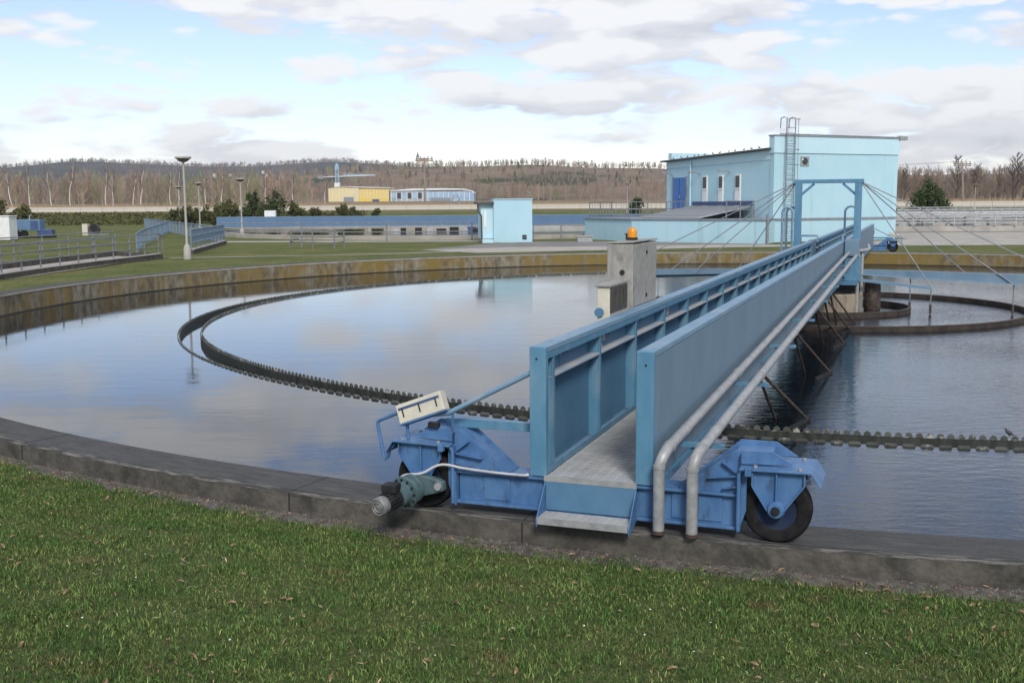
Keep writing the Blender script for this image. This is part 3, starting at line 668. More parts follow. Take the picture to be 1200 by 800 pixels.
    put(MB().tube([(-1.44, yf + 0.02, 0.700), (-1.60, yf + 0.02, 0.635), (-1.635, yf + 0.02, 0.615), (-1.632, yf + 0.02, 0.58), (-1.575, yf + 0.0, 0.345)], 0.014, 8), 'bumper_tube', M_BLUE, smooth=True)
    put(MB().tube([(-1.575, yf, 0.345), (-1.545, yf, 0.36), (-1.52, yf - 0.01, 0.43), (-1.47, yf - 0.02, 0.47)], 0.013, 8), 'bumper_tube', M_BLUE, smooth=True)
    # cream cable box tilted on the corner, dark strip and clips
    u_ = Vector((0.365, 0, 0.135)); ln = u_.length; ang = math.atan2(0.135, 0.365)
    cb = MB().box(-0.19, 0.19, -0.045, 0.045, -0.07, 0.07).build('cable_box', M_CREAM, br, bevel=0.006); made.append(cb)
    cb.location = (-1.268, yf + 0.02, 0.742); cb.rotation_euler = (math.radians(-10), -ang, 0)
    put(MB().box(-0.172, 0.172, -0.049, -0.0455, 0.025, 0.043), 'cover_strip', M_NAVY, cb)
    put(MB().box(-0.195, 0.195, -0.05, 0.05, -0.082, -0.0705), 'tray', M_BLUE, cb)
    for x in (-0.14, 0.0, 0.14): put(MB().box(x - 0.004, x + 0.004, -0.052, -0.0455, -0.03, 0.035), 'clip', M_DARK, cb)
    put(MB().tube([(-1.40, yf + 0.02, 0.69), (-1.385, yf + 0.02, 0.505)], 0.013, 8), 'box_stand', M_BLUE)
    put(MB().box(-1.22, -1.14, yf + 0.0, yf + 0.05, 0.60, 0.64), 'limit_switch', M_DARK, bevel=0.004)
    if rot:
        for o in made:
            o.matrix_basis = R @ o.matrix_basis
carriage(0.0)
carriage(PI)

# --- two pale pipes along the outside
def long_pipe(xn, xf, zn, zf, xd):
    yv = -YE - 0.085
    p = [(xd, yv, 0.035), (xd, yv, zn - 0.10)]
    for k in range(1, 6):
        t = k/6*PI/2; p.append((xd + (xn - xd)*math.sin(t), yv + 0.10*(1 - math.cos(t)), zn - 0.10 + 0.10*math.sin(t)))
    p.append((xn, yv + 0.14, zn)); p.append((xf, -0.2, zf))
    o = MB().tube(p, 0.0385, 16).build('pipe', M_GALV, br, smooth=True)
    for q, d, r in (((xd, yv, zn - 0.105), (0, 0, 1), 0.0425), ((xn, yv + 0.17, zn), (0, 1, 0), 0.0425), ((xn + (xf-xn)*0.03, -YE + 0.6, zn + (zf-zn)*0.03), (0, 1, 0.02), 0.041)):
        MB().lathe([(0.03, -0.012), (r, -0.012), (r, 0.012), (0.03, 0.012)], q, d, 16).build('pipe_collar', M_GALV, o, smooth=True)
    MB().lathe([(0.0, -0.012), (0.043, -0.012), (0.043, 0.012), (0.0, 0.012)], (xd, yv, 0.028), (0, 0, 1), 16).build('pipe_foot', M_FOOT, o)
    for k in range(1, 7):
        t = k/7; MB().lathe([(0.03, -0.02), (0.044, -0.02), (0.044, 0.02), (0.03, 0.02)], (xn + (xf-xn)*t, -YE + (YE-0.2)*t, zn + (zf-zn)*t), (0, 1, 0.02), 14).build('pipe_collar', M_GALV, o, smooth=True)
    return o
long_pipe(0.535, 0.56, 0.575, 0.95, 0.500)
long_pipe(0.750, 0.74, 0.575, 0.88, 0.722)
for k in range(9):
    y = -20.9 + 2.45*k; z = 0.515 + 0.36*(y + 20.9)/21
    MB().box(0.437, 0.83 - 0.0*k, y - 0.03, y + 0.03, z - 0.03, z - 0.002).build('pipe_bracket', M_TEAL, br)
    if k % 2 == 0: MB().tube([(0.62, y, z - 0.03), (0.44, y, z - 0.22)], 0.012, 6).build('pipe_bracket_strut', M_TEAL, br)
for x, y in ((0.78, -0.45), (0.86, -0.1)):
    MB().tube([(x, y, 0.93), (x, y, -0.8)], 0.045, 12).build('drop_pipe', M_GALV, br, smooth=True)
MB().tube([(0.56, -0.25, 0.95), (0.70, -0.35, 0.97), (0.95, -0.1, 0.99), (1.02, 0.1, 1.02), (0.98, 0.2, 1.10)], 0.045, 10).build('pipe_bend', M_GALV, br, smooth=True)

# --- scum struts and boards on the right side
for (y0, ztop) in ((-15.95, 0.26), (-12.0, 0.26), (-8.2, 0.26), (-6.0, 0.26), (-4.4, 0.26)):
    MB().tube([(0.44, y0, ztop), (0.86, y0 + 1.35, -0.52)], 0.020, 6).build('scum_strut', M_RUST, br)
    MB().tube([(0.40, y0, ztop), (0.47, y0 + 1.30, -0.52)], 0.020, 6).build('scum_strut', M_RUST, br)
    MB().beam((0.88, y0 + 1.42, -0.53), (0.70, y0 + 0.62, -0.53), 0.03, 0.07).build('scum_board', M_DARK, br)

# --- cable tray cabinet outside the left parapet
cbm = MB().box(-0.70, -0.446, -18.46, -17.48, 0.55, 1.815)
cab = cbm.build('control_cabinet', M_CAB, br, bevel=0.008)
MB().prism([(-0.703, 1.816), (-0.437, 1.828), (-0.437, 1.842), (-0.703, 1.832)], 'y', -18.465, -17.465).build('cabinet_roof', M_CAB, cab, bevel=0.004)
MB().box(-0.4455, -0.440, -18.42, -17.52, 1.225, 1.80).build('cabinet_door', M_CAB, cab, bevel=0.003)
for y, z in ((-17.95, 1.30), (-17.95, 1.72)): MB().lathe([(0, 0.010), (0.018, 0.010), (0.018, 0)], (-0.440, y, z), (1, 0, 0), 10).build('lock', M_DARK, cab)
MB().lathe([(0, 0.012), (0.024, 0.012), (0.024, 0)], (-0.55, -18.46, 1.55), (0, -1, 0), 12).build('lock', M_DARK, cab)
MB().lathe([(0.0, 0.0), (0.055, 0.0), (0.055, 0.022), (0.05, 0.025)], (-0.56, -18.05, 1.842), (0, 0, 1), 20).build('beacon_base', M_DARK, cab, smooth=True)
MB().lathe([(0.046, 0.02), (0.047, 0.075), (0.043, 0.098), (0.030, 0.115), (0.012, 0.122), (0.0, 0.123)], (-0.56, -18.05, 1.842), (0, 0, 1), 24).build('beacon_lamp', M_AMBER, cab, smooth=True)
bx = MB().box(-0.575, -0.462, -19.24, -18.62, 1.10, 1.470).build('socket_box', M_CREAM, br, bevel=0.008)
MB().box(-0.590, -0.445, -19.26, -18.60, 1.470, 1.492).build('socket_box_roof', M_CAB, bx, bevel=0.005)
MB().box(-0.4615, -0.452, -19.22, -18.64, 1.235, 1.462).build('socket_box_lid', M_CABDARK, bx, bevel=0.004)
for y in (-19.05, -18.90, -18.77): MB().box(-0.4515, -0.446, y - 0.02, y + 0.02, 1.27, 1.43).build('lid_rib', M_CABDARK, bx)
MB().lathe([(0, 0), (0.042, 0), (0.042, 0.02), (0, 0.02)], (-0.553, -19.24, 1.245), (0, -1, 0), 16).build('socket', M_TEAL_SHADE, bx)

# --- centre: platform, portal frame, stays, booms, hoops
MB().box(-0.80, 0.80, -0.9, 0.9, 0.165, 0.24).build('centre_platform', M_TEAL_SHADE, br)
for x in (-0.74, 0.715):
    MB().box(x - 0.085, x + 0.085, -0.085, 0.085, 0.241, 2.66).build('portal_post', M_TEAL, br, bevel=0.01)
    MB().beam((x, 0, 2.32), (x - math.copysign(0.38, x), 0, 2.65), 0.06, 0.06, up=(0, 1, 0)).build('knee_brace', M_TEAL, br)
MB().box(-0.86, 0.84, -0.07, 0.07, 2.661, 2.76).build('portal_beam', M_TEAL, br, bevel=0.01)
MB().box(0.46, 0.80, -0.62, -0.10, 0.86, 1.27).build('junction_box', M_OUT, br, bevel=0.012)
MB().box(0.46, 0.84, -0.55, 0.35, 0.242, 0.858).build('pedestal', M_TEAL, br, bevel=0.008)
MB().box(-0.437, -0.315, -0.5, 0.5, 0.326, 1.235).build('joint_plate', M_OUT, br)
def hoop(x0, x1, y, z0, z1, r=0.028):
    w = (x1 - x0)/2; pts = [(x0, y, z0), (x0, y, z1 - w)]
    for k in range(1, 8): a = PI - PI*k/8; pts.append((x0 + w + w*math.cos(a), y, z1 - w + w*math.sin(a)))
    pts += [(x1, y, z1 - w), (x1, y, z0)]
    MB().tube(pts, r, 8).build('handrail_hoop', M_TOP, br, smooth=True)
hoop(-1.10, -0.84, -0.3, 0.2, 2.06); hoop(-1.06, -0.80, 0.35, 0.2, 2.06); hoop(0.36, 0.66, 0.9, 0.33, 2.08)
MB().box(-1.15, -0.78, -0.45, 0.5, 0.17, 0.20).build('landing', M_GRATE, br)
for pts in ([(-0.60, -0.5, 1.22), (-0.60, -0.5, 1.36), (-0.2, -0.5, 1.36), (-0.2, -0.5, 1.20)], [(0.40, -0.5, 1.2), (0.40, -0.5, 1.36), (0.40, 0.5, 1.36), (0.40, 0.5, 1.2)]):
    MB().tube(pts, 0.028, 8).build('handrail_hoop', M_TOP, br, smooth=True)
BOOM = []
for s in (1, -1):
    Rr = lambda p: (p[0]*s, p[1]*s, p[2])
    o = MB().add([Rr(p) for p in ((0.80, -0.06, 0.40), (4.40, -0.06, 0.21), (5.45, 0.06, 0.24), (0.80, 0.06, 0.40), (0.80, -0.06, 0.51), (4.40, -0.06, 0.43), (5.45, 0.06, 0.42), (0.80, 0.06, 0.51))],
                 [(0,3,2,1),(4,5,6,7),(0,1,5,4),(1,2,6,5),(2,3,7,6),(3,0,4,7)]).build('boom', M_OUT, br)
    MB().beam(Rr((0.80, -0.10, 0.385)), Rr((4.45, -0.10, 0.20)), 0.12, 0.03).build('boom_flange', M_TOP, br)
    MB().beam(Rr((0.80, -0.40, 0.27)), Rr((2.52, -0.45, 0.09)), 0.07, 0.07).build('short_boom', M_TOP, br)
    # stays
    top = Rr((0.76, 0.0, 2.70)) if s > 0 else (-0.80, 0.0, 2.70)
    for e in ((2.50, -0.45, 0.12), (4.35, -0.1, 0.2), (5.4, 0.5, 0.42), (3.3, 0.3, 0.42)):
        MB().tube([top, Rr(e)], 0.014, 6).build('stay_cable', M_GREY, br)
    for e in ((2.02, 0.0, 0.36), (2.5, -0.45, 0.09), (4.36, -0.02, 0.22), (4.76, 0.03, 0.26)):
        p = Rr(e); MB().tube([p, (p[0], p[1], -0.95)], 0.014, 6).build('hanger_rod', M_GREY, br)
        MB().tube([(p[0], p[1], -0.30), (p[0], p[1], -0.52)], 0.030, 8).build('rod_clamp', M_RUST, br)
for R_, w_, zt in ((4.80, 0.085, -0.425), (2.06, 0.06, -0.41)):
    top = ring('baffle_ring', [(R_ - w_, zt), (R_, zt)], M_RINGTOP, 128, br, c=(0, 0))
    ring('ring_skirt', [(R_, zt), (R_, -0.7)], M_RINGSIDE, 128, top, c=(0, 0)); ring('ring_skirt', [(R_ - w_, zt), (R_ - w_, -0.7)], M_RINGSIDE, 128, top, c=(0, 0))
MB().lathe([(0.0, 0.10), (0.18, 0.10), (0.20, 0.0), (0.20, -0.7), (0, -0.7)], (1.12, 0.5, 0.05), n=24).build('scum_drum', M_RUST, br, smooth=True)

# ================================================================== railings
def railing(name, label, pts, h, nrails, spacing, r, material, cat='railing', bars=0.0, z0=0.0, post_r=None, group=None, end_drop=False, rail_heights=None):
    o0 = Vector((pts[0][0], pts[0][1], z0))
    t = thing(name, label, cat, tuple(o0), 0, group)
    P = [Vector((p[0], p[1], (p[2] if len(p) > 2 else z0))) - o0 for p in pts]
    acc = [0.0]
    for i in range(1, len(P)): acc.append(acc[-1] + (P[i]-P[i-1]).length)
    def at(s):
        for i in range(1, len(P)):
            if s <= acc[i] + 1e-6:
                f = (s - acc[i-1])/max(acc[i]-acc[i-1], 1e-6); return P[i-1].lerp(P[i], f)
        return P[-1]
    n = max(1, round(acc[-1]/spacing)); src = None
    for i in range(n + 1):
        p = at(acc[-1]*i/n)
        if src is None:
            src = MB().tube([(0, 0, 0), (0, 0, h)], post_r or r*1.25, 6).build('post', material, t); src.location = p
        else: inst(src, t, p)
    hs = rail_heights or [h*(k+1)/nrails for k in range(nrails)]
    for hh in hs:
        pp = [p + Vector((0, 0, hh)) for p in P]
        if end_drop and hh == hs[-1]:
            d = (P[-1]-P[-2]).normalized(); pp[-1:] = [pp[-1] + d*0.05, pp[-1] + d*0.35 - Vector((0, 0, 0.10)), pp[-1] + d*0.45 - Vector((0, 0, 0.30)), pp[-1] + d*0.5 - Vector((0, 0, h))]
        MB().tube(pp, r, 6).build('rail', material, t)
    if bars > 0:
        m = int(acc[-1]/bars); b0 = None
        for i in range(1, m):
            p = at(acc[-1]*i/m)
            if b0 is None: b0 = MB().box(-0.012, 0.012, -0.012, 0.012, hs[0], h).build('bar', material, t); b0.location = p
            else: inst(b0, t, p)
    return t
# left basin: low dark walls with rails
lw = [(-15.9, 26.0), (-16.05, 30.0), (-16.0, 33.25), (-16.1, 36.1), (-16.05, 38.4), (-15.95, 41.0), (-15.7, 44.0), (-15.5, 47.0)]
def wall_along(pts, w, z0, z1, name, material, parent):
    mb = MB()
    for i in range(len(pts)-1):
        a = Vector((*pts[i], 0)); b = Vector((*pts[i+1], 0))
        mb.beam(a + Vector((0, 0, (z0+z1)/2)), b + Vector((0, 0, (z0+z1)/2)), w, z1 - z0)
    return mb.build(name, material, parent)
chan = thing('basin_wall', 'low dark concrete channel walls beneath the grey railing left of the tank', 'wall', (0, 0, 0))
wall_along(lw, 0.22, -0.5, 0.12, 'wall', M_LOWWALL, chan)
wall_along([(x - 0.0, y) for x, y in lw], 0.26, 0.12, 0.15, 'coping', M_CONC, chan)
lw2 = [(-19.0, 30.0), (-19.0, 39.7), (-18.6, 45.0), (-18.2, 49.2)]
wall_along(lw2, 0.22, -0.5, 0.16, 'wall', M_LOWWALL, chan)
wall_along([(-18.3, 49.3), (-15.45, 47.1)], 0.22, -0.5, 0.14, 'wall', M_LOWWALL, chan)
fl = MB().add([(-19, 26, -0.05), (-16, 26, -0.05), (-15.6, 47, -0.05), (-18.3, 49.2, -0.05)], [(0, 1, 2, 3)]).build('pavement', M_PAD); fl['kind'] = 'structure'
railing('railing', 'grey three-rail railing on the low dark wall nearest the tank at left', lw, 0.86, 3, 1.55, 0.026, M_RAILGREY, z0=0.15, end_drop=True)
railing('railing', 'second grey railing behind the nearer one, across the channel at left', lw2, 0.9, 3, 2.2, 0.026, M_RAILGREY, z0=0.16)
railing('railing', 'blue barred railing beside the sunken stair, behind the tall lamp post', [(-37.9, 111.0, 0.0), (-24.4, 80.0, 0.0), (-17.4, 64.8, -0.05)], 0.95, 2, 2.2, 0.03, M_RAILBLUE, bars=0.55, z0=-0.05, rail_heights=[0.1, 0.95])
railing('railing', 'blue barred railing along the near edge of the sunken stair', [(-17.3, 64.5), (-15.4, 51.5)], 0.95, 3, 1.6, 0.03, M_RAILBLUE, bars=0.25, z0=0.12)
railing('railing', 'blue-grey barred railing on the far edge of the sunken stair', [(-30.2, 95.0), (-20.8, 60.5), (-18.2, 52.0)], 0.95, 2, 2.4, 0.028, M_RAILBLUE, bars=0.7, z0=-0.05, rail_heights=[0.15, 0.95])
sw = thing('stair_wall', 'dark concrete kerb wall under the blue barred railing', 'wall', (0, 0, 0))
wall_along([(-17.3, 64.6), (-15.4, 51.4)], 0.25, -0.4, 0.11, 'wall', M_LOWWALL, sw)
wall_along([(-17.3, 64.6), (-15.4, 51.4)], 0.30, 0.111, 0.14, 'coping', M_CONC, sw)
# small railing pen on the lawn
pen = railing('railing', 'small grey railing pen standing on the far lawn', [(-12.1, 58.9), (-9.5, 57.4), (-9.2, 58.9)], 0.92, 3, 1.3, 0.035, M_RAILGREY, z0=-0.11)
MB().tube([(-0.05, -0.1, 0.0), (-0.05, -0.1, 0.35), (0.2, -0.15, 0.5), (0.5, -0.3, 0.5), (0.62, -0.38, 0.3), (0.62, -0.38, 0.0)], 0.045, 8).build('pipe_bend', M_RAILGREY, pen, smooth=True)
railing('railing', 'long thin pale railing in front of the far blue bridge', [(-18.8, 69.0), (-6.0, 67.0), (-2.5, 68.2)], 1.18, 1, 6.4, 0.035, M_RAILGREY, z0=-0.1, rail_heights=[1.18, 0.6])
railing('railing', 'grey railing between the box hut and the pale blue wall', [(1.4, 68.0), (5.0, 69.8)], 0.95, 2, 1.9, 0.03, M_RAILGREY, z0=-0.1)

# paths and yards (each a sheet just above the lawn)
def sheet(name, pts, material, lift):
    zs = [float(ground_z(x, y)) + lift for x, y in pts]
    o = MB().add([(x, y, z) for (x, y), z in zip(pts, zs)], [tuple(range(len(pts)))]).build(name, material); o['kind'] = 'structure'; return o
sheet('path', [(-15.2, 47.3), (-7.7, 48.9), (-2.0, 51.4), (-2.2, 52.3), (-7.9, 49.35), (-15.2, 47.8)], M_PAD, 0.012)
sheet('path', [(-18.4, 67.6), (1.2, 65.4), (1.2, 67.2), (-18.4, 69.9)], M_CONC, 0.012)
sheet('yard', [(-4.6, 54.4), (0.0, 57.2), (12.3, 58.9), (13.6, 58.6), (7.2, 64.6), (1.2, 65.2), (-1.5, 61.5)], M_YARD, 0.016)
sheet('path', [(-1.6, 49.7), (1.5, 50.7), (3.9, 51.6), (7.3, 52.9), (11.3, 54.7), (14.4, 55.2), (20.0, 55.6), (20.0, 58.4), (14.3, 58.0), (12.3, 58.8), (0.0, 57.1), (-4.6, 54.3)], M_PAD, 0.012)
sheet('yard', [(20.0, 55.6), (45.0, 55.2), (60.0, 79.0), (24.5, 79.0), (24.4, 66.0), (20.0, 61.0)], M_PAD, 0.014)

# ================================================================== second clarifier
T2 = (-3.0, 90.5)
t2 = thing('tank_wall', 'low concrete ring wall of the farther round tank below the long blue beam', 'tank wall', (T2[0], T2[1], 0))
ring('wall', [(20.6, -0.3), (20.6, 0.18), (21.2, 0.18), (21.2, -0.3)], M_PAD, 160, t2, c=(0, 0))
disk('water', 0, 20.7, 0.0, M_WATER2, 120, T2)
# the lawn stops at the far tank: cover its pit with a paved apron inside the wall
b2 = thing('rotating_bridge', 'far blue scraper bridge lying across the second tank, seen from the side', 'bridge', (T2[0], T2[1], 0.06), math.radians(-86))
for s in (-1, 1):
    src = None
    for i in range(18):
        y0 = -21.4 + 42.8*i/18
        if src is None: src = MB().box(min(s*0.40, s*0.44), max(s*0.40, s*0.44), 0.002, 42.8/18 - 0.002, 0.38, 1.16).build('panel', M_BEAM2, b2); src.location = (0, y0, 0)
        else: inst(src, b2, (0, y0, 0))
    MB().box(min(s*0.32, s*0.46), max(s*0.32, s*0.46), -21.4, 21.4, 1.162, 1.21).build('top_rail', M_TOP, b2)
MB().box(-0.39, 0.39, -21.4, 21.4, 0.30, 0.34).build('deck', M_GRATE, b2)
for sy in (-1, 1):
    MB().box(-1.3, 1.3, sy*21.2 - 0.15, sy*21.2 + 0.15, 0.10, 0.29).build('carriage_beam', M_BLUE, b2)
    for x in (-1.35, 1.35):
        MB().lathe([(0, -0.07), (0.20, -0.07), (0.22, 0), (0.20, 0.07), (0, 0.07)], (x, sy*21.2, 0.26), (0, 1, 0), 16).build('wheel', M_RUBBER, b2)
MB().box(-0.6, 0.6, -0.7, 0.7, -0.45, 0.259).build('centre_pivot', M_NAVY, b2)
MB().box(-0.3, 0.3, -17.5, -16.6, 1.212, 1.72).build('cabinet', M_WHITE, b2, bevel=0.02)
rq = random.Random(9)
for k in range(11):
    y0 = -7.0 + 0.95*k + rq.uniform(-0.2, 0.2); zt = rq.uniform(0.12, 0.30)
    MB().box(0.9, 1.5 + rq.uniform(0, 0.6), y0, y0 + rq.uniform(0.4, 0.85), -0.1, zt).build('scum_trough', M_DARK if k % 3 else M_RAILPALE, b2)
for k in range(8): MB().tube([(1.6, -7.2 + 1.45*k, -0.1), (1.6, -7.2 + 1.45*k, 0.5)], 0.03, 5).build('trough_post', M_RAILPALE, b2)
hut_bg = None

# ================================================================== lamps
def lamp(loc, h, label, s=1.0):
    t = thing('lamp_post', label, 'lamp post', loc, random.uniform(-0.2, 0.2), 'park-style lamp posts on the site')
    MB().lathe([(0.0, 0.0), (0.16*s, 0.0), (0.15*s, 0.5), (0.10*s, 0.62), (0.065*s, 0.66), (0.0, 0.66)], (0, 0, 0), n=14).build('base', M_CONC, t, smooth=True)
    MB().tube([(0, 0, 0.62), (0, 0, h - 0.18)], [0.055*s, 0.042*s], 10).build('pole', M_LAMPPOLE, t, smooth=True)
    hd = MB().lathe([(0.0, 0.0), (0.33*s, 0.0), (0.35*s, -0.03), (0.34*s, -0.08), (0.25*s, -0.09), (0.0, -0.09)], (0, 0, h), n=20).build('lamp_head', M_LAMPHEAD, t, smooth=True)
    MB().lathe([(0.30*s, -0.09), (0.18*s, -0.20), (0.07*s, -0.24), (0.0, -0.24)], (0, 0, h), n=20).build('diffuser', M_LAMPGLASS, hd, smooth=True)
    return t
lamp((-14.06, 46.4, -0.1), 4.4, 'tallest lamp post, wide flat head, on the lawn at the left basin corner')
lamp((-19.48, 77.6, -0.1), 4.25, 'lamp post in front of the left end of the far blue bridge')
lamp((-28.44, 98.1, -0.1), 4.4, 'lamp post behind the blue barred railing, nearer of two')
lamp((-36.7, 118.9, -0.05), 4.4, 'farthest small lamp post, seen just left of the tall one')
lamp((16.2, 150.0, 0.75), 4.2, 'distant lamp post in the brown field left of the pump house')
lamp((64.7, 150.0, 0.8), 3.7, 'distant lamp post right of the leaning utility pole')

# ================================================================== pump house
ph = thing('pump_house', 'light blue flat-roofed pump house with ladder and blue door', 'building', (15.03, 61.65, -0.1), math.radians(25))
LZ = 0.1    # local z = world z + 0.1
FW = 9.35; DEP = 11.1
def lb(x0, x1, y0, y1, z0, z1, name, m, parent=None, bevel=0.0): return MB().box(x0, x1, y0, y1, z0 + LZ, z1 + LZ).build(name, m, parent or ph, bevel=bevel)
lb(0.0, FW, 0.0, 0.35, -0.3, 4.97, 'wall', M_LBLUE)
lb(-0.06, FW + 0.06, -0.06, 0.40, 4.98, 5.93, 'parapet', M_LBLUE2)
lb(-0.10, FW + 0.10, -0.10, 0.44, 5.93, 6.0, 'parapet_coping', M_GREY)
MB().prism([(0.36, -0.3), (DEP, -0.3), (DEP, 4.75), (0.36, 5.1)], 'x', 0.03, 0.4).build('wall', M_LBLUE, ph)
MB().prism([(0.36, 4.62 + LZ), (DEP + 0.02, 4.42 + LZ), (DEP + 0.02, 4.86 + LZ), (0.36, 5.16 + LZ)], 'x', 0.0, 0.028).build('cornice', M_LBLUE2, ph)
lb(FW - 0.4, FW - 0.03, 0.36, DEP, -0.3, 4.8, 'wall', M_LBLUE)
lb(0.41, FW - 0.41, DEP - 0.35, DEP, -0.3, 4.75, 'wall', M_LBLUE)
MB().prism([(0.2, 5.18 + LZ), (DEP + 0.35, 4.86 + LZ), (DEP + 0.35, 4.96 + LZ), (0.2, 5.28 + LZ)], 'x', -0.28, FW + 0.2).build('roof', M_SLATE, ph)
lb(0.2, 3.2, DEP - 0.3, DEP + 0.1, 5.05, 5.45, 'parapet', M_LBLUE2)
# base trim
lb(0.0, FW + 0.02, -0.05, -0.002, 1.14, 1.27, 'trim', M_GREY)
# door
dr = lb(-0.03, 0.028, 8.80, 10.25, 1.55, 3.82, 'door', M_DOOR)
lb(-0.05, 0.029, 8.72, 8.795, 1.5, 3.9, 'frame', M_GREY, dr); lb(-0.05, 0.029, 10.255, 10.33, 1.5, 3.9, 'frame', M_GREY, dr)
lb(-0.05, -0.031, 9.50, 9.53, 1.6, 3.8, 'leaf_gap', M_NAVY, dr); lb(-0.10, -0.031, 9.40, 9.46, 2.5, 2.65, 'handle', M_GALV, dr)
for y0, y1 in ((6.45, 6.92), (4.80, 5.24), (3.08, 3.57)):
    w = lb(-0.05, 0.028, y0, y1, 1.95, 3.86, 'window', M_WHITE)
    lb(-0.065, -0.051, y0 + 0.06, y1 - 0.06, 3.08, 3.78, 'pane', M_GLASS, w)
    lb(-0.085, -0.051, y0 - 0.03, y1 + 0.03, 2.98, 3.05, 'sill', M_WHITE, w)
for y in (10.4, 7.3, 4.2):
    wl_ = MB().tube([(0.03, y, 3.98 + LZ), (-0.25, y, 4.12 + LZ), (-0.45, y, 4.12 + LZ)], 0.03, 8).build('wall_lamp', M_GALV, ph, smooth=True)
    MB().box(-0.85, -0.40, y - 0.10, y + 0.10, 4.06 + LZ, 4.17 + LZ).build('lamp_head', M_GALV, wl_, bevel=0.03)
MB().tube([(-0.08, 8.2, 4.85 + LZ), (-0.08, 8.2, 1.3 + LZ)], 0.05, 8).build('downpipe', M_LBLUE2, ph)
# ladder with hooped top
for x in (0.66, 1.28):
    MB().tube([(x, -0.22, -0.2), (x, -0.22, 6.95 + LZ), (x, 0.05, 7.0 + LZ), (x, 0.3, 6.95 + LZ), (x, 0.35, 6.4 + LZ)], 0.032, 6).build('ladder_rail', M_GREY, ph)
src = None
for k in range(22):
    z = 0.3*k + 0.2
    if src is None: src = MB().tube([(0.66, -0.22, 0), (1.28, -0.22, 0)], 0.018, 6).build('ladder_rung', M_GREY, ph); src.location = (0, 0, z)
    else: inst(src, ph, (0, 0, z))
for k in range(6):
    z = 2.6 + 0.85*k; pts = []
    for j in range(9):
        a = -PI*j/8; pts.append((0.97 + 0.38*math.cos(a), -0.24 + 0.62*math.sin(a), z + LZ))
    MB().tube(pts, 0.014, 5).build('ladder_hoop', M_GREY, ph)
for x, y in ((0.60, -0.40), (0.97, -0.86), (1.34, -0.40)): MB().tube([(x, y, 2.6), (x, y, 6.95)], 0.012, 5).build('cage_bar', M_GREY, ph)
vt = lb(1.88, 2.48, -0.05, -0.002, 4.26, 4.80, 'vent', M_GALV); MB().lathe([(0, 0.02), (0.18, 0.02), (0.21, 0.0)], (2.18, -0.051, 4.53 + LZ), (0, -1, 0), 18).build('fan', M_GLASS, vt)
MB().tube([(0.35, -0.02, 6.05 + LZ), (9.3, -0.02, 6.02 + LZ)], 0.035, 6).build('roof_rail', M_GREY, ph)
fl_ = MB().tube([(9.3, -0.02, 6.02 + LZ), (9.75, -0.05, 6.0 + LZ)], 0.04, 6).build('floodlight', M_GREY, ph)
for a in (-0.25, 0.05): MB().box(9.55 + a, 9.85 + a, -0.2, 0.1, 5.86 + LZ, 6.1 + LZ).build('lamp_head', M_GALV, fl_, bevel=0.03)
# roof pigeons
for k in range(13):
    y = 1.4 + 0.72*k + random.uniform(-0.2, 0.2); z = 5.3 - 0.029*(y - 0.2) + LZ
    bd = thing('pigeon', 'small dark pigeon perched on the pump house roof edge', 'bird', (0, 0, 0), 0, 'pigeons on the roof edge')
    c, s_ = math.cos(math.radians(25)), math.sin(math.radians(25)); lx, ly = -0.12, y
    bd.location = (15.03 + lx*c - ly*s_, 61.65 + lx*s_ + ly*c, z - 0.1 - 0.005); bd.rotation_euler = (0, 0, random.uniform(0, 6.28)); bd.scale = (0.62, 0.62, 0.62)
    body = MB().lathe([(0.0, -0.14), (0.03, -0.10), (0.065, 0.0), (0.05, 0.08), (0.025, 0.12), (0.0, 0.13)], (0, 0, 0.11), (1, 0, 0.35), 8).build('body', M_SLATE, bd, smooth=True)
    MB().lathe([(0, -0.035), (0.03, -0.015), (0.035, 0.01), (0.02, 0.03), (0, 0.035)], (0.11, 0, 0.20), (0, 0, 1), 8).build('head', M_SLATE, bd, smooth=True)
    MB().tube([(0, -0.02, 0.0), (0, -0.02, 0.08)], 0.008, 4).build('leg', M_SLATE, bd); MB().tube([(0, 0.02, 0.0), (0, 0.02, 0.08)], 0.008, 4).build('leg', M_SLATE, bd)

wbird = copy_thing(bd, (CX + (RWI - 0.008)*math.cos(-1.722), CY + (RWI - 0.008)*math.sin(-1.722), ZW + 0.045), 2.2, 0.42, 'small dark bird perched on the notched weir right of the bridge', 'birds on the weir')
# raised basin in front of the pump house
cw = thing('raised_basin', 'pale blue low basin wall with grey coping in front of the pump house', 'wall', (15.03, 61.65, -0.1), math.radians(25))
poly = [(-5.86, 11.7), (-5.83, 5.92), (-1.92, -1.81), (-0.03, -1.81 + 1.6), (-0.03, 11.7)]
MB().prism(poly, 'z', -0.3, 1.30).build('wall', M_LBLUE, cw)
big = [(-5.94, 11.76), (-5.91, 5.90), (-1.95, -1.92), (-0.02, -0.24), (-0.02, 11.76)]
MB().prism(big, 'z', 1.302, 1.37).build('coping', M_GREY, cw)
MB().box(-1.93, -1.80, -1.95, -1.83, -0.1, 1.62).build('corner_post', M_GREY, cw)
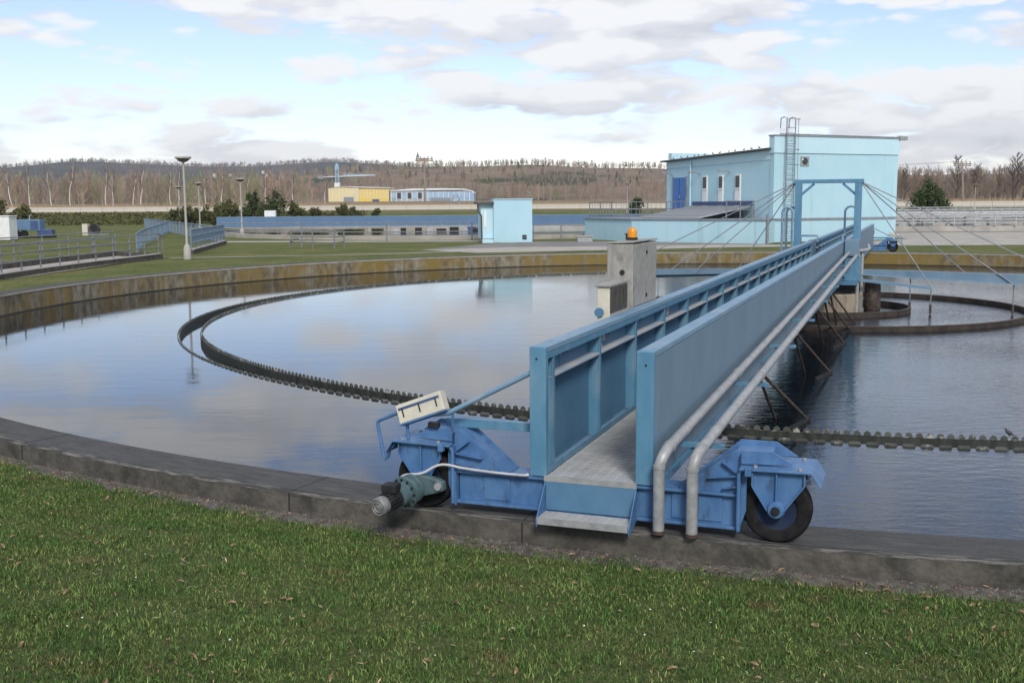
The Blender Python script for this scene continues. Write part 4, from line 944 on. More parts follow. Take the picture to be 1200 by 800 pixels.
# ribbed sloping cover beside the wing
cv = thing('sloping_cover', 'grey ribbed sloping cover leaning against the pump house side', 'cover', (15.03, 61.65, -0.1), math.radians(25))
src = None
for k in range(22):
    y = 1.85 + 0.28*k
    if src is None:
        src = MB().prism([(-3.9, 1.375), (-0.06, 2.02), (-0.06, 2.06), (-3.9, 1.42)], 'y', 0.0, 0.25).build('slat', M_CLADSLAT, cv); src.location = (0, y, 0)
        bar = MB().prism([(-3.9, 1.42), (-0.06, 2.06), (-0.06, 2.11), (-3.9, 1.47)], 'y', 0.25, 0.28).build('rib', M_GREY, cv); bar.location = (0, y, 0)
    else: inst(src, cv, (0, y, 0)); inst(bar, cv, (0, y, 0))
MB().box(-0.06, -0.01, 1.85, 8.0, 2.12, 2.36).build('dark_flashing', M_NAVY, cv)
def ploc(lx, ly):
    c, s_ = math.cos(math.radians(25)), math.sin(math.radians(25)); return (15.03 + lx*c - ly*s_, 61.65 + lx*s_ + ly*c)
railing('railing', 'grey barred railing on the raised basin below the blue door', [ploc(-5.6, 11.5), ploc(-5.6, 8.4), ploc(-0.4, 8.3)], 1.0, 3, 1.3, 0.03, M_RAILGREY, bars=0.35, z0=1.27, rail_heights=[0.15, 0.55, 1.0])
railing('railing', 'grey railing at the near end of the ribbed sloping cover', [ploc(-2.6, 0.9), ploc(-0.2, 1.5)], 1.0, 2, 1.2, 0.03, M_RAILGREY, z0=1.27)
railing('railing', 'grey railing far left of the pump house before the dark conifer', [(6.5, 76.0), (10.0, 76.5)], 1.9, 3, 0.9, 0.03, M_RAILGREY, z0=-0.1, rail_heights=[1.0, 1.4, 1.9])
# row of small floor hatches
for k, (x, y) in enumerate(((5.6, 64.2), (7.9, 61.9))):
    hb = thing('floor_hatch', ('pale metal hatch box on the yard left of the pale blue wall', 'small dark pipe stub on the yard beside the pale blue wall')[k], 'hatch', (x - 1.2, y, -0.1))
    if k == 0:
        MB().box(-0.45, 0.45, -0.35, 0.35, 0.0, 0.32).build('body', M_GALV, hb, bevel=0.02); MB().box(-0.5, 0.5, -0.4, 0.4, 0.322, 0.38).build('lid', M_CONC, hb, bevel=0.01)
    else:
        MB().tube([(0, 0, 0), (0, 0, 0.5)], 0.09, 10).build('pipe', M_DARK, hb); MB().lathe([(0, 0.56), (0.15, 0.56), (0.15, 0.5), (0, 0.5)], (0, 0, 0), n=12).build('cap', M_DARK, hb)

# ================================================================== box hut
hut = thing('box_hut', 'small pale blue cube hut with flat roof standing by the far tank', 'hut', (-1.05, 64.1, -0.1), math.radians(6))
MB().box(0, 2.32, 0, 2.4, 0, 2.55).build('wall', M_LBLUE, hut)
MB().box(-0.75, -0.002, 0.25, 2.4, 0.25, 2.3).build('side_wall', M_LBLUE2, hut)
MB().box(-1.0, 0.02, -0.1, 2.5, 2.302, 2.42).build('canopy', M_SLATE, hut)
MB().box(0.05, 2.37, -0.05, 2.45, 2.552, 2.60).build('roof', M_LBLUE2, hut)
MB().tube([(-0.92, 0.2, 2.3), (-0.92, 0.2, 1.9), (-0.72, 0.15, 1.6), (-0.70, 0.15, 0.2)], 0.05, 8).build('downpipe', M_SLATE, hut)
g_ = MB().box(1.72, 1.98, -0.03, -0.002, 0.18, 0.45).build('vent_grille', M_GLASS, hut); MB().box(1.70, 2.0, -0.04, -0.031, 0.30, 0.325).build('slat', M_GREY, g_)
MB().box(-0.55, -0.40, 0.215, 0.248, 0.9, 1.9).build('door_strip', M_WHITE, hut)
MB().box(-0.70, -0.05, -0.35, 0.2, 0.0, 0.22).build('step', M_LBLUE2, hut)

# ================================================================== right: basins with pale pipework
bas = thing('concrete_basin', 'long pale concrete basin full of pipework beyond the right yard', 'basin', (0, 0, 0))
for k, (y0, h) in enumerate(((79.5, 0.35), (86.0, 0.55), (93.0, 0.7))):
    MB().box(26.0 + k*2, 75, y0, y0 + 0.3, -0.4, h).build('wall', M_CONC, bas)
for k in range(14):
    x = 28.6 + 3.3*k; MB().box(x, x + 0.25, 79.81, 92.99, -0.4, 0.34).build('cross_wall', M_CONC, bas)
for k in range(5):
    y0 = 80.6 + 2.5*k; z = 0.75 + 0.17*k
    MB().tube([(28.2, y0, z), (75, y0, z)], 0.09, 8).build('pipe', M_RAILPALE, bas, smooth=True)
for k in range(92):
    x = 28.0 + 0.5*k + random.uniform(-0.3, 0.3); y0 = random.choice((80.4, 83.0, 85.2, 88.0, 91.5)); h_ = random.uniform(0.5, 1.3)
    if k % 3 == 0: MB().box(x, x + random.uniform(0.4, 1.4), y0, y0 + 0.5, 0.3, 0.3 + h_*0.7).build('trough_box', M_RAILPALE if k % 2 else M_GALV, bas)
    elif k % 3 == 1: MB().tube([(x, y0, -0.1), (x, y0, h_), (x + 0.8, y0, h_ + 0.1), (x + 0.9, y0, 0.2)], 0.05, 6).build('pipe_bend', M_RAILPALE, bas)
    else: MB().tube([(x, y0, 0.6), (x, y0 + 5, 0.9)], 0.06, 6).build('cross_pipe', M_GREY, bas)
bf = sheet('pavement', [(26.2, 79.2), (75, 79.2), (80, 100), (30, 100)], M_LOWWALL, 0.03)
rows = ((79.6, 0.35, 'nearest of the pale railings along the right concrete basin'), (86.1, 0.55, 'middle pale railing among the pipes of the right basin'), (93.1, 0.7, 'farthest pale railing behind the right basin, below the field'))
for y0, z0, lbl in rows:
    railing('railing', lbl, [(26.6 + (y0-79)*0.3, y0), (72, y0 - 1)], 0.95, 4, 1.5, 0.045, M_RAILPALE, z0=z0)
rr = random.Random(4)
for k in range(16):
    x = 29.5 + 2.6*k + rr.uniform(-0.6, 0.6); y0 = rr.uniform(81, 91)
    vv = thing('valve_post', 'pale valve post with handwheel among the right basin pipes', 'valve', (x, y0, 0.2), rr.uniform(0, 3), 'valve posts on the right basin')
    MB().tube([(0, 0, 0), (0, 0, 1.25)], 0.06, 8).build('stem', M_RAILPALE, vv); MB().lathe([(0.24, -0.02), (0.28, 0), (0.24, 0.02), (0.22, 0), (0.24, -0.02)], (0, 0, 1.3), (0.6, 0.2, 0.6), 14).build('handwheel', M_RUST if k % 4 == 0 else M_RAILPALE, vv)
    MB().box(-0.2, 0.2, -0.2, 0.2, 0.0, 0.35).build('body', M_GALV, vv, bevel=0.03)

# ================================================================== far left machinery
wb = thing('white_cabinet', 'plain white cabinet at the left edge of the picture', 'cabinet', (-37.5, 74.3, -0.1))
MB().box(0, 2.75, 0, 1.2, 0.05, 1.65).build('body', M_WHITE, wb, bevel=0.03); MB().box(-0.05, 2.80, -0.05, 1.25, 1.652, 1.72).build('lid', M_WHITE, wb, bevel=0.02); MB().box(0.02, 2.73, 0.03, 1.17, 0, 0.048).build('plinth', M_LOWWALL, wb)
mc = thing('pump_trailer', 'blue box-bodied pump trailer beside the white cabinet', 'machine', (-37.0, 80.0, -0.1), math.radians(5)); mc.scale = (0.9, 0.9, 0.85)
MB().prism([(-0.3, 0.75), (2.0, 0.62), (2.0, 1.6), (0.0, 1.62), (-0.3, 1.45)], 'y', 0.0, 1.3).build('body', M_BEAM2, mc, bevel=0.03)
MB().box(1.25, 1.85, -0.03, -0.002, 0.75, 1.5).build('door', M_NAVY, mc)
for x in (0.1, 0.7): MB().lathe([(0, -0.12), (0.3, -0.12), (0.34, 0), (0.3, 0.12), (0, 0.12)], (x, 0.0, 0.38), (0, 1, 0), 18).build('wheel', M_RUBBER, mc, smooth=True)
MB().box(1.7, 2.9, 0.1, 1.0, 0.12, 0.75).build('engine', M_NAVY, mc, bevel=0.05); MB().tube([(1.0, 0.6, 1.6), (1.0, 0.6, 1.95), (1.2, 0.6, 2.0)], 0.05, 8).build('exhaust', M_GALV, mc)
MB().box(-0.4, 3.0, 0.2, 0.9, 0.02, 0.2).build('chassis', M_DARK, mc)
fr = thing('hose_reel', 'cream box with round black hose reel on the left lawn', 'hose reel', (-34.5, 86.2, -0.1)); fr.scale = (0.8, 0.8, 0.8)
MB().box(0, 0.55, 0, 0.6, 0, 1.15).build('cabinet', M_CREAM, fr, bevel=0.03)
MB().lathe([(0.34, -0.15), (0.52, -0.2), (0.55, -0.15), (0.40, -0.1), (0.40, 0.1), (0.55, 0.15), (0.52, 0.2), (0.3, 0.15)], (1.15, 0.3, 0.62), (0, 1, 0), 24).build('reel', M_HOSE, fr, smooth=True)
MB().lathe([(0.0, -0.12), (0.38, -0.12), (0.38, 0.12), (0, 0.12)], (1.15, 0.3, 0.62), (0, 1, 0), 24).build('hose', M_DARK, fr, smooth=True)
MB().box(0.55, 2.6, 0.1, 0.5, 0.02, 0.14).build('skid', M_GREY, fr)

# ================================================================== road on the embankment
def strip_pts(y, x0, x1, n=20): return [(x0 + (x1-x0)*i/n, y) for i in range(n+1)]
rd = MB()
n = 30
for i in range(n):
    xa = -420 + 700*i/n; xb = -420 + 700*(i+1)/n
    rd.add([(xa, 170, 1.475), (xb, 170, 1.475), (xb, 178, 1.50), (xa, 178, 1.50)], [(0, 1, 2, 3)])
rdo = rd.build('road', M_YARD); rdo['kind'] = 'structure'
bar = thing('road_barrier', 'long pale concrete barrier along the embankment road in the distance', 'barrier', (0, 168.5, 1.2))
src = None
for i in range(90):
    x = -200 + 3.4*i
    if src is None: src = MB().prism([(-0.25, 0), (0.25, 0), (0.12, 0.5), (0.10, 0.92), (-0.10, 0.92), (-0.12, 0.5)], 'x', 0.02, 3.38).build('segment', M_BARRIER, bar); src.location = (x, 0, 0)
    else: inst(src, bar, (x, 0, 0))

# ================================================================== far buildings
ind = thing('factory', 'yellow clad factory block on the far side of the field', 'building', (-108.5, 640, 3.6))
MB().box(0, 18, 0, 30, 0, 8.6).build('wall', M_PALEYELLOW, ind)
MB().prism([(0, 8.6), (18, 9.0), (9, 9.6)], 'y', 0, 30).build('gable', M_PALEYELLOW, ind)
MB().box(18.05, 36, 0.4, 30, 0, 8.0).build('wall', M_YELLOW, ind)
MB().prism([(-0.3, 8.62), (9, 9.65), (36.5, 8.6), (36.5, 8.2), (18, 8.7), (9, 9.55)], 'y', -0.4, 30).build('roof', M_HALLROOF, ind)
MB().box(9, 15, -0.3, -0.02, 0, 3.2).build('door', M_GREY, ind); MB().box(26, 30, 0.1, 0.39, 0, 1.8).build('door', M_NAVY, ind)
for k in range(8): MB().box(1.2 + 2.1*k, 1.5 + 2.1*k, -0.12, -0.02, 0, 8.3).build('pilaster', M_YELLOW, ind)
for k in range(9): MB().box(18.6 + 1.95*k, 19.3 + 1.95*k, 0.2, 0.39, 2.2, 7.6).build('panel', M_PALEYELLOW, ind)
hall = thing('glazed_hall', 'long low hall with blue glazing and white curved roof beside the yellow factory', 'building', (-72.0, 640, 3.5))
MB().box(0, 24, 0.6, 30, 0, 6.6).build('wall', M_HALLGREY, hall)
MB().box(24.02, 50, 0.6, 30, 0, 6.2).build('wall', M_HALLBLUE, hall)
MB().prism([(0, 7.0), (12, 8.0), (30, 8.2), (44, 7.8), (49, 6.6), (50.4, 5.0), (49.6, 5.0), (48.5, 6.2), (43, 7.1), (24, 7.0), (0, 6.62)], 'y', 0.0, 31).build('roof', M_HALLROOF, hall)
for k in range(16):
    MB().box(0.6 + 3.1*k, 1.0 + 3.1*k, 0.3, 0.59, 0, 6.0).build('mullion', M_HALLROOF, hall)
    MB().box(1.2 + 3.1*k, 3.4 + 3.1*k, 0.4, 0.59, 2.2, 5.6).build('pane', (M_GLASS if k < 7 and k % 2 else M_HALLBLUE), hall)
MB().box(24.5, 36, -0.6, 0.29, 0, 2.6).build('loading_canopy', M_GREY, hall)
crane = thing('slewing_crane', 'pale blue slewing crane with long lattice jib above the factory', 'crane', (-112.7, 700, 4))
for sx in (-1.1, 1.1):
    for sy in (-1.1, 1.1): MB().tube([(sx, sy, 0), (sx*0.7, sy*0.7, 24)], 0.3, 5).build('tower_leg', M_CRANE, crane)
for k in range(7): MB().tube([(-1.1, -1.1, 3.2*k), (1.0, -1.05, 3.2*k + 3.2)], 0.2, 4).build('brace', M_CRANE, crane)
MB().box(-1.7, 1.7, -1.7, 1.7, 9.5, 12.5).build('cabin', M_WHITE, crane)
MB().prism([(-1.4, 21), (1.4, 21), (0.5, 25), (-0.5, 25)], 'y', -1, 1).build('head', M_CRANE, crane)
for z in (16.3, 18.0): MB().tube([(-12 if z < 17 else 4, 0, z - 0.2), (25, 0, 17.2)], 0.32, 5).build('jib_chord', M_HALLROOF if z < 17 else M_CRANE, crane)
for k in range(9): MB().tube([(4 + 2.2*k, 0, 16.4), (5.1 + 2.2*k, 0, 17.8 - 0.06*k), (6.2 + 2.2*k, 0, 16.5)], 0.2, 4).build('lacing', M_CRANE, crane)
MB().box(-12.5, -9, -1, 1, 15.0, 17.0).build('counterweight', M_GREY, crane)
ch = thing('church', 'small pale church with slender spire on the wooded ridge', 'church', (-131, 1500, 56)); ch.scale = (0.72, 0.72, 0.72)
MB().box(0, 5, 0, 5, 0, 16).build('tower', M_CHURCH, ch)
sp = MB().lathe([(3.1, 16), (3.0, 17.5), (1.5, 19.5), (1.7, 20.5), (0.7, 22.5), (0.0, 26)], (2.5, 2.5, 0), n=8).build('spire', M_SLATE, ch)
MB().box(5.02, 22, -0.5, 8, 0, 9.5).build('nave', M_CHURCH, ch); MB().prism([(-1.0, 9.5), (8.5, 9.5), (3.8, 14)], 'x', 5.02, 22.3).build('roof', M_REDROOF, ch)
MB().box(1.8, 3.2, -0.15, -0.02, 11, 14).build('belfry_window', M_GLASS, ch)

# utility poles
def upole(loc, h, lean, label, arms=1):
    t = thing('utility_pole', label, 'utility pole', loc)
    MB().tube([(0, 0, 0), (lean*h, 0, h)], [0.20, 0.14], 8).build('pole', M_WOODPOLE, t, smooth=True)
    for k in range(arms):
        z = h*(0.97 - 0.035*k); x = lean*z; MB().beam((x - 1.6, 0, z), (x + 1.6, 0, z), 0.2, 0.2).build('crossarm', M_WOODPOLE, t)
        for dx in (-1.4, -0.7, 0.7, 1.4): MB().lathe([(0, 0.5), (0.12, 0.45), (0.08, 0.25), (0.12, 0.1), (0.1, 0)], (x + dx, 0, z), n=8).build('insulator', M_GREY, t)
    return t
upole((-16, 200, 1.2), 9.6, 0.0, 'tall wooden utility pole with crossarms near the glazed hall', 2)
upole((84.1, 200, 0.9), 8.3, -0.06, 'leaning wooden utility pole before the bare trees at right', 2)
py = thing('lattice_tower', 'low grey lattice tower stub in the field below the glazed hall', 'lattice tower', (-10.5, 205, 1.4))
for sx in (-1, 1):
    for sy in (-1, 1): MB().tube([(sx*1.1, sy*1.1, 0), (sx*0.35, sy*0.35, 2.6)], 0.07, 5).build('leg', M_GREY, py)
for k in range(3): MB().tube([(-1.0 + 0.2*k, -1.0 + 0.2*k, 0.8*k), (0.8 - 0.2*k, -0.8 + 0.2*k, 0.8*k + 0.8)], 0.05, 4).build('brace', M_GREY, py)
# overhead wires
for dx in (-1.4, 1.4):
    w = thing('overhead_wire', ('overhead line running right from the leaning pole, left conductor', 'overhead line running right from the leaning pole, right conductor')[dx > 0], 'wire', (0, 0, 0))
    pts = [(40 + (83.6 + dx - 40)*i/12, 230 - 30*i/12, 9.4 - 0.5*math.sin(PI*i/12)) for i in range(13)]
    MB().tube(pts, 0.02, 4).build('conductor', M_GREY, w)

# ================================================================== hills
def hill(name, xs, ys, zf, material):
    V = []; F = []
    for y in ys:
        for x in xs: V.append((x, y, zf(x, y)))
    nx = len(xs)
    for i in range(len(ys)-1):
        for j in range(nx-1): a = i*nx + j; F.append((a, a+1, a+nx+1, a+nx))
    o = np_mesh(name, V, np.array(F), material); o['kind'] = 'structure'; o.data.polygons.foreach_set('use_smooth', [True]*len(F)); return o
M_HILL = mat('mid hill', (0.17, 0.125, 0.09), (0.23, 0.175, 0.13), rough=1.0, scale=0.03, stretch=(1, 1, 0.4), c3=(0.055, 0.062, 0.032), scale3=0.008, amt3=(0.5, 0.62), spec=0.05)
M_HILL2 = mat('far hill', (0.070, 0.065, 0.060), (0.105, 0.090, 0.078), rough=1.0, scale=0.01, c3=(0.045, 0.055, 0.045), scale3=0.003, amt3=(0.48, 0.6), spec=0.05)
def z_mid(x, y):
    ridge = np.interp(x, [-900, -480, -361, -264, -166, -80, 0, 120, 176, 300, 449, 700, 1000], [8, 10, 16, 28, 41, 44, 44, 41, 40, 36, 32, 32, 32])
    t = np.clip((y - 740)/(1220 - 740), 0, 1); back = np.clip((1500 - y)/280, 0, 1)
    return 3.5 + (ridge - 3.5)*(t*t*(3-2*t))*np.minimum(1, 0.25 + back) + 1.0*math.sin(x*0.021 + 1)*t + 0.8*math.sin(x*0.053)*t
hill('hill', np.linspace(-950, 1000, 90), np.linspace(700, 1500, 26), z_mid, M_HILL)
def z_far(x, y):
    ridge = np.interp(x, [-1800, -1250, -1020, -900, -760, -560, -420, -240, 0, 300, 900, 1600], [60, 92, 108, 101, 97, 98, 102, 93, 85, 74, 62, 55])
    t = np.clip((y - 1600)/1000, 0, 1)
    return 6 + (ridge - 6)*(t*t*(3-2*t)) + 3*math.sin(x*0.012)*t
hill('hill', np.linspace(-2100, 2100, 110), np.linspace(1600, 3000, 20), z_far, M_HILL2)

# ================================================================== trees
def tube3(V, F, a, b, ra, rb):
    d = b - a; L = np.linalg.norm(d)
    if L < 1e-6: return
    d = d/L; s = np.cross(d, [0.31, 0.95, 0.05]); s /= np.linalg.norm(s); t = np.cross(d, s); k = len(V)
    for p, r in ((a, ra), (b, rb)):
        for j in range(3):
            an = 2.0944*j; V.append(p + (s*math.cos(an) + t*math.sin(an))*r)
    for j in range(3):
        q = (j+1) % 3; F.append((k+j, k+q, k+3+q)); F.append((k+j, k+3+q, k+3+j))
def bare_tree(R, h, nb, nt, rt, spread, up, thick=1.0, low=0.25, split=None):
    """returns trunk (V,F) and branches (V,F)"""
    TV, TF, BV, BF = [], [], [], []
    pts = [np.array([0., 0, 0])]
    for i in range(1, 6): pts.append(np.array([R.normal(0, 0.018*h), R.normal(0, 0.018*h), h*0.92*i/5]) + (pts[-1]*[0.7, 0.7, 0]))
    for i in range(5): tube3(TV, TF, pts[i], pts[i+1], rt*(1 - 0.17*i), rt*(1 - 0.17*(i+1)))
    def on(z):
        f = z/(h*0.92)*5; i = min(int(f), 4); return pts[i] + (pts[i+1]-pts[i])*(f-i)
    for k in range(nb):
        z = h*(low + (0.9-low)*R.random()**0.8); p = on(z); a = R.uniform(0, 6.283); L = h*spread*(1.15 - z/h)*R.uniform(0.6, 1.1)
        d = np.array([math.cos(a), math.sin(a), up*R.uniform(0.6, 1.5)]); d /= np.linalg.norm(d)
        m = p + d*L*0.5; e = m + (d + [0, 0, 0.35])*L*0.5
        tube3(BV, BF, p, m, rt*0.32*thick, rt*0.22*thick); tube3(BV, BF, m, e, rt*0.22*thick, rt*0.10*thick)
        for q in range(nt):
            f = R.uniform(0.25, 1.0); b = p + (e - p)*f; dd = d + R.normal(0, 0.55, 3) + [0, 0, 0.35]; dd /= np.linalg.norm(dd)
            tube3(BV, BF, b, b + dd*L*R.uniform(0.25, 0.55), rt*0.10*thick, rt*0.05*thick)
    return (np.array(TV), np.array(TF)), (np.array(BV), np.array(BF))
R = np.random.default_rng(5)
# birches standing out along the left edge of the wood (individuals)
bv = []
for k in range(5):
    t_, b_ = bare_tree(R, 19.0, 34, 7, 0.36, 0.26, 1.6, 0.75, 0.25); bv.append((t_, b_))
birch_meshes = []
for i, (x, y, h, s, lean) in enumerate(()): pass
birch_src = []
def birch(loc, k, sc, lean, label):
    t = thing('birch_tree', label, 'tree', loc, random.uniform(0, 6.28), 'white-stemmed birches at the edge of the left wood')
    t.scale = (sc, sc, sc); t.rotation_euler = (0, lean, 0)
    if len(birch_src) <= k:
        (tv, tf), (bv_, bf) = bv[k]
        a = np_mesh('trunk', tv, tf, M_BIRCH, t); b = np_mesh('crown', bv_, bf, M_TWIG, t); birch_src.append((a, b))
    else:
        a = inst(birch_src[k][0], t); b = inst(birch_src[k][1], t)
    return t
bpos = [(-199, 430, 1.0, -0.16), (-190, 425, 1.05, -0.10), (-183.5, 430, 0.98, -0.13), (-172, 420, 1.08, 0.10), (-163, 440, 0.9, 0.02), (-160, 425, 1.0, 0.06), (-152, 432, 0.95, 0.05), (-146, 424, 1.02, 0.08), (-139, 440, 0.9, 0.0), (-132.5, 428, 0.95, 0.07), (-124, 438, 0.85, -0.03), (-116, 430, 0.85, 0.02), (-108, 440, 0.8, 0.05), (-99, 436, 0.8, -0.04), (-90, 442, 0.75, 0.03), (-76, 440, 0.72, 0.02)]
words = ['first', 'second', 'third', 'fourth', 'fifth', 'sixth', 'seventh', 'eighth', 'ninth', 'tenth', 'eleventh', 'twelfth', 'thirteenth', 'fourteenth', 'fifteenth', 'sixteenth']
for i, (x, y, s, l) in enumerate(bpos):
    birch((x, y, float(ground_z(x, y)) - 0.2), i % 5, s, l, 'bare pale-stemmed birch, %s from the left edge of the far wood' % words[i])
# masses of bare wood
def merge(variants, places, tints):
    Vs, Fs, Ts = [], [], []; off = 0
    for (x, y, z, s, sz, a, k), tn in zip(places, tints):
        v, f = variants[k]; c, s_ = math.cos(a), math.sin(a)
        w = np.empty_like(v); w[:, 0] = x + s*(v[:, 0]*c - v[:, 1]*s_); w[:, 1] = y + s*(v[:, 0]*s_ + v[:, 1]*c); w[:, 2] = z + sz*v[:, 2]
        Vs.append(w); Fs.append(f + off); off += len(v); Ts.append(np.tile(tn, (len(v), 1)))
    return np.concatenate(Vs), np.concatenate(Fs), np.concatenate(Ts)
def joined(h, nb, nt, rt, spread, up, thick, low=0.12):
    (a, b), (c, d) = bare_tree(R, h, nb, nt, rt, spread, up, thick, low); return np.concatenate([a, c]), np.concatenate([b, d + len(a)])
wv = [joined(1.0, 20, 4, 0.014, 0.34, 1.4, 1.6) for _ in range(7)]
def brown(n, dark=1.0, green=0.0):
    base = R.uniform(0.75, 1.25, (n, 1))*dark; t = np.repeat(base, 3, 1); g_ = R.random(n) < green
    t[g_] = t[g_]*[0.80, 1.15, 0.72]; t *= 1 + R.normal(0, 0.05, (n, 3)); return np.clip(t, 0.2, 2)
def wood(name, label, n, xr, yr, hr, dark=1.0, green=0.0, zf=None, variants=wv, material=M_TWIG2, wide=1.0):
    pl = []
    for _ in range(n):
        x = R.uniform(*xr) if not callable(xr) else xr(); y = R.uniform(*yr); z = float(zf(x, y) if zf else ground_z(x, y)); h = R.uniform(*hr)
        pl.append((x, y, z - 0.2, h*R.uniform(0.8, 1.2)*wide, h, R.uniform(0, 6.28), int(R.integers(len(variants)))))
    V, F, T = merge(variants, pl, brown(n, dark, green))
    o = np_mesh(name, V, F, material, tint=T, kind='stuff'); o['label'] = label; o['category'] = 'wood'; return o
wood('bare_wood', 'bare brown wood behind the white birches at far left', 360, (-255, -92), (440, 530), (12, 17.5), 1.1, 0.25)
wood('bare_wood', 'low bare brown thicket in the middle distance behind the factory', 620, (-260, 330), (705, 800), (10, 15), 1.0, 0.06, zf=lambda x, y: max(float(ground_z(x, y)), z_mid(x, y)))
wood('bare_wood', 'bare dark brown wood beyond the basins at right', 620, (95, 280), (350, 460), (9.5, 13.5), 0.72, 0.0)
hv = [joined(1.0, 13, 3, 0.022, 0.46, 1.0, 2.6, 0.05) for _ in range(5)]
wood('hill_wood', 'brown leafless wood covering the middle hill', 2600, (-430, 620), (790, 1260), (6, 9.5), 1.1, 0.12, zf=z_mid, variants=hv, material=M_TWIGFAR)
# conifers on the hill: rough cones of drooping blades
def cone_variant(n=26):
    V, F = [], []
    for k in range(n):
        z = R.random()**0.8; r = 0.23*(1 - z) + 0.02; a = R.uniform(0, 6.283); p = np.array([r*math.cos(a), r*math.sin(a), 0.08 + 0.86*z]); t = np.array([-math.sin(a), math.cos(a), 0])*R.uniform(0.06, 0.11)
        i = len(V); V += [p - t + [0, 0, -0.05], p + t + [0, 0, -0.05], p*[0.25, 0.25, 1] + [0, 0, R.uniform(0.08, 0.18)]]; F.append((i, i+1, i+2))
    return np.array(V), np.array(F)
cvn = [cone_variant() for _ in range(5)]
M_FARPINE = mat('far pines', (0.085, 0.095, 0.055), (0.12, 0.125, 0.075), rough=1.0, scale=0.01, attr='tint', spec=0.05)
wood('pine_wood', 'dark green pines scattered through the middle hill wood', 220, lambda: float(R.normal(40, 230)), (880, 1180), (5, 8), 1.0, 0.0, zf=z_mid, variants=cvn, material=M_FARPINE, wide=1.2)
wood('pine_wood', 'dark tree line along the far blue-grey ridge', 350, (-1300, 300), (1900, 2560), (5, 8), 0.9, 0.0, zf=z_far, variants=cvn, material=M_FARPINE, wide=1.6)
wood('hill_wood', 'grey-brown leafless wood on the far ridge', 1500, (-1350, 300), (1800, 2640), (8, 13), 0.7, 0.0, zf=z_far, variants=hv, material=M_TWIGFAR, wide=1.5)
wood('hill_wood', 'fine bare tree line along the crest of the far ridge', 1500, (-1350, 300), (2480, 2650), (3.5, 7), 0.6, 0.0, zf=z_far, variants=hv, material=M_TWIGFAR, wide=1.6)
# hillside houses
hs = [(-590, 2150), (-560, 2150), (-500, 2180), (-480, 2120), (-455, 2080), (-440, 2070), (-700, 2560), (-640, 2570), (-540, 2560), (-400, 2580), (-380, 2560), (-300, 2600), (-850, 2580), (-470, 2500)]
hw = ['lowest', 'second lowest', 'small', 'twin-like', 'squat', 'tiny', 'leftmost ridge', 'pale ridge', 'white ridge', 'narrow ridge', 'broad ridge', 'rightmost ridge', 'lone left', 'upper']
house_src = None
for i, (x, y) in enumerate(hs):
    z = z_far(x, y) + 4
    lbl = 'tiny white house on the far blue-grey hillside'
    if house_src is None:
        house_src = thing('house', lbl, 'house', (x, y, z), 0.2, 'white houses on the far hillside'); house_src.scale = (0.5, 0.5, 0.5)
        MB().box(-7, 7, -5, 5, -8, 7).build('wall', M_HOUSE, house_src); MB().prism([(-5.8, 7), (5.8, 7), (0, 11)], 'x', -7.5, 7.5).build('roof', M_REDROOF, house_src)
    else: copy_thing(house_src, (x, y, z), random.uniform(-0.6, 0.6), random.uniform(0.35, 0.6))
# tall bare oaks at right
ov = [bare_tree(R, 17.0, 46, 9, 0.34, 0.36, 0.9, 1.0, 0.22) for _ in range(4)]
osrc = []
opos = [(143, 345, 0.92), (152, 352, 0.80), (160, 343, 0.98), (166, 350, 1.0), (173, 342, 0.95), (180, 348, 1.05), (186, 344, 0.9), (137, 356, 0.62), (128, 350, 0.66)]
olab = ['tall bare tree left of the gap, beside the leaning pole', 'shorter bare tree just behind the leaning pole', 'tall spreading bare tree right of the leaning pole', 'bare tree third from the right edge of the row', 'bare tree second from the right edge of the row', 'broad dark bare tree at the right edge of the picture', 'bare tree partly beyond the right edge of the picture', 'low round bare tree between the building and the leaning pole', 'low bare tree nearest the pump house in the right row']
for i, (x, y, s) in enumerate(opos):
    t = thing('bare_tree', olab[i], 'tree', (x, y, float(ground_z(x, y)) - 0.2), R.uniform(0, 6.28), 'tall bare trees beyond the right basin'); t.scale = (s*1.05, s*1.05, s)
    k = i % 4
    if len(osrc) <= k: osrc.append((np_mesh('trunk', ov[k][0][0], ov[k][0][1], M_OAK, t), np_mesh('crown', ov[k][1][0], ov[k][1][1], M_OAK, t)))
    else: inst(osrc[k][0], t); inst(osrc[k][1], t)

# leafy evergreens: clumps of small leaf faces
def leafy(n, rx, rz, zc, clumps, leaf, taper=0.0):
    V = np.zeros((n*4, 3)); F = np.arange(n*4).reshape(n, 4)
    cc = R.normal(0, 1, (clumps, 3)); cc /= np.linalg.norm(cc, axis=1)[:, None]; cc *= (R.random((clumps, 1))**0.4)
    k = R.integers(clumps, size=n); p = cc[k]*0.80 + R.normal(0, 0.125, (n, 3))
    sh = 1 - taper*np.clip(p[:, 2], -1, 1); P = np.stack([p[:, 0]*rx*sh, p[:, 1]*rx*sh, zc + p[:, 2]*rz], 1)
    a = R.normal(0, 1, (n, 3)); a /= np.linalg.norm(a, axis=1)[:, None]; b = np.cross(a, R.normal(0, 1, (n, 3))); b /= np.linalg.norm(b, axis=1)[:, None]
    s = leaf*R.uniform(0.6, 1.3, (n, 1))
    V[0::4] = P - a*s; V[1::4] = P - b*s*0.55; V[2::4] = P + a*s; V[3::4] = P + b*s*0.55
    V[:, 2] = np.maximum(V[:, 2], 0.05)
    return V, F
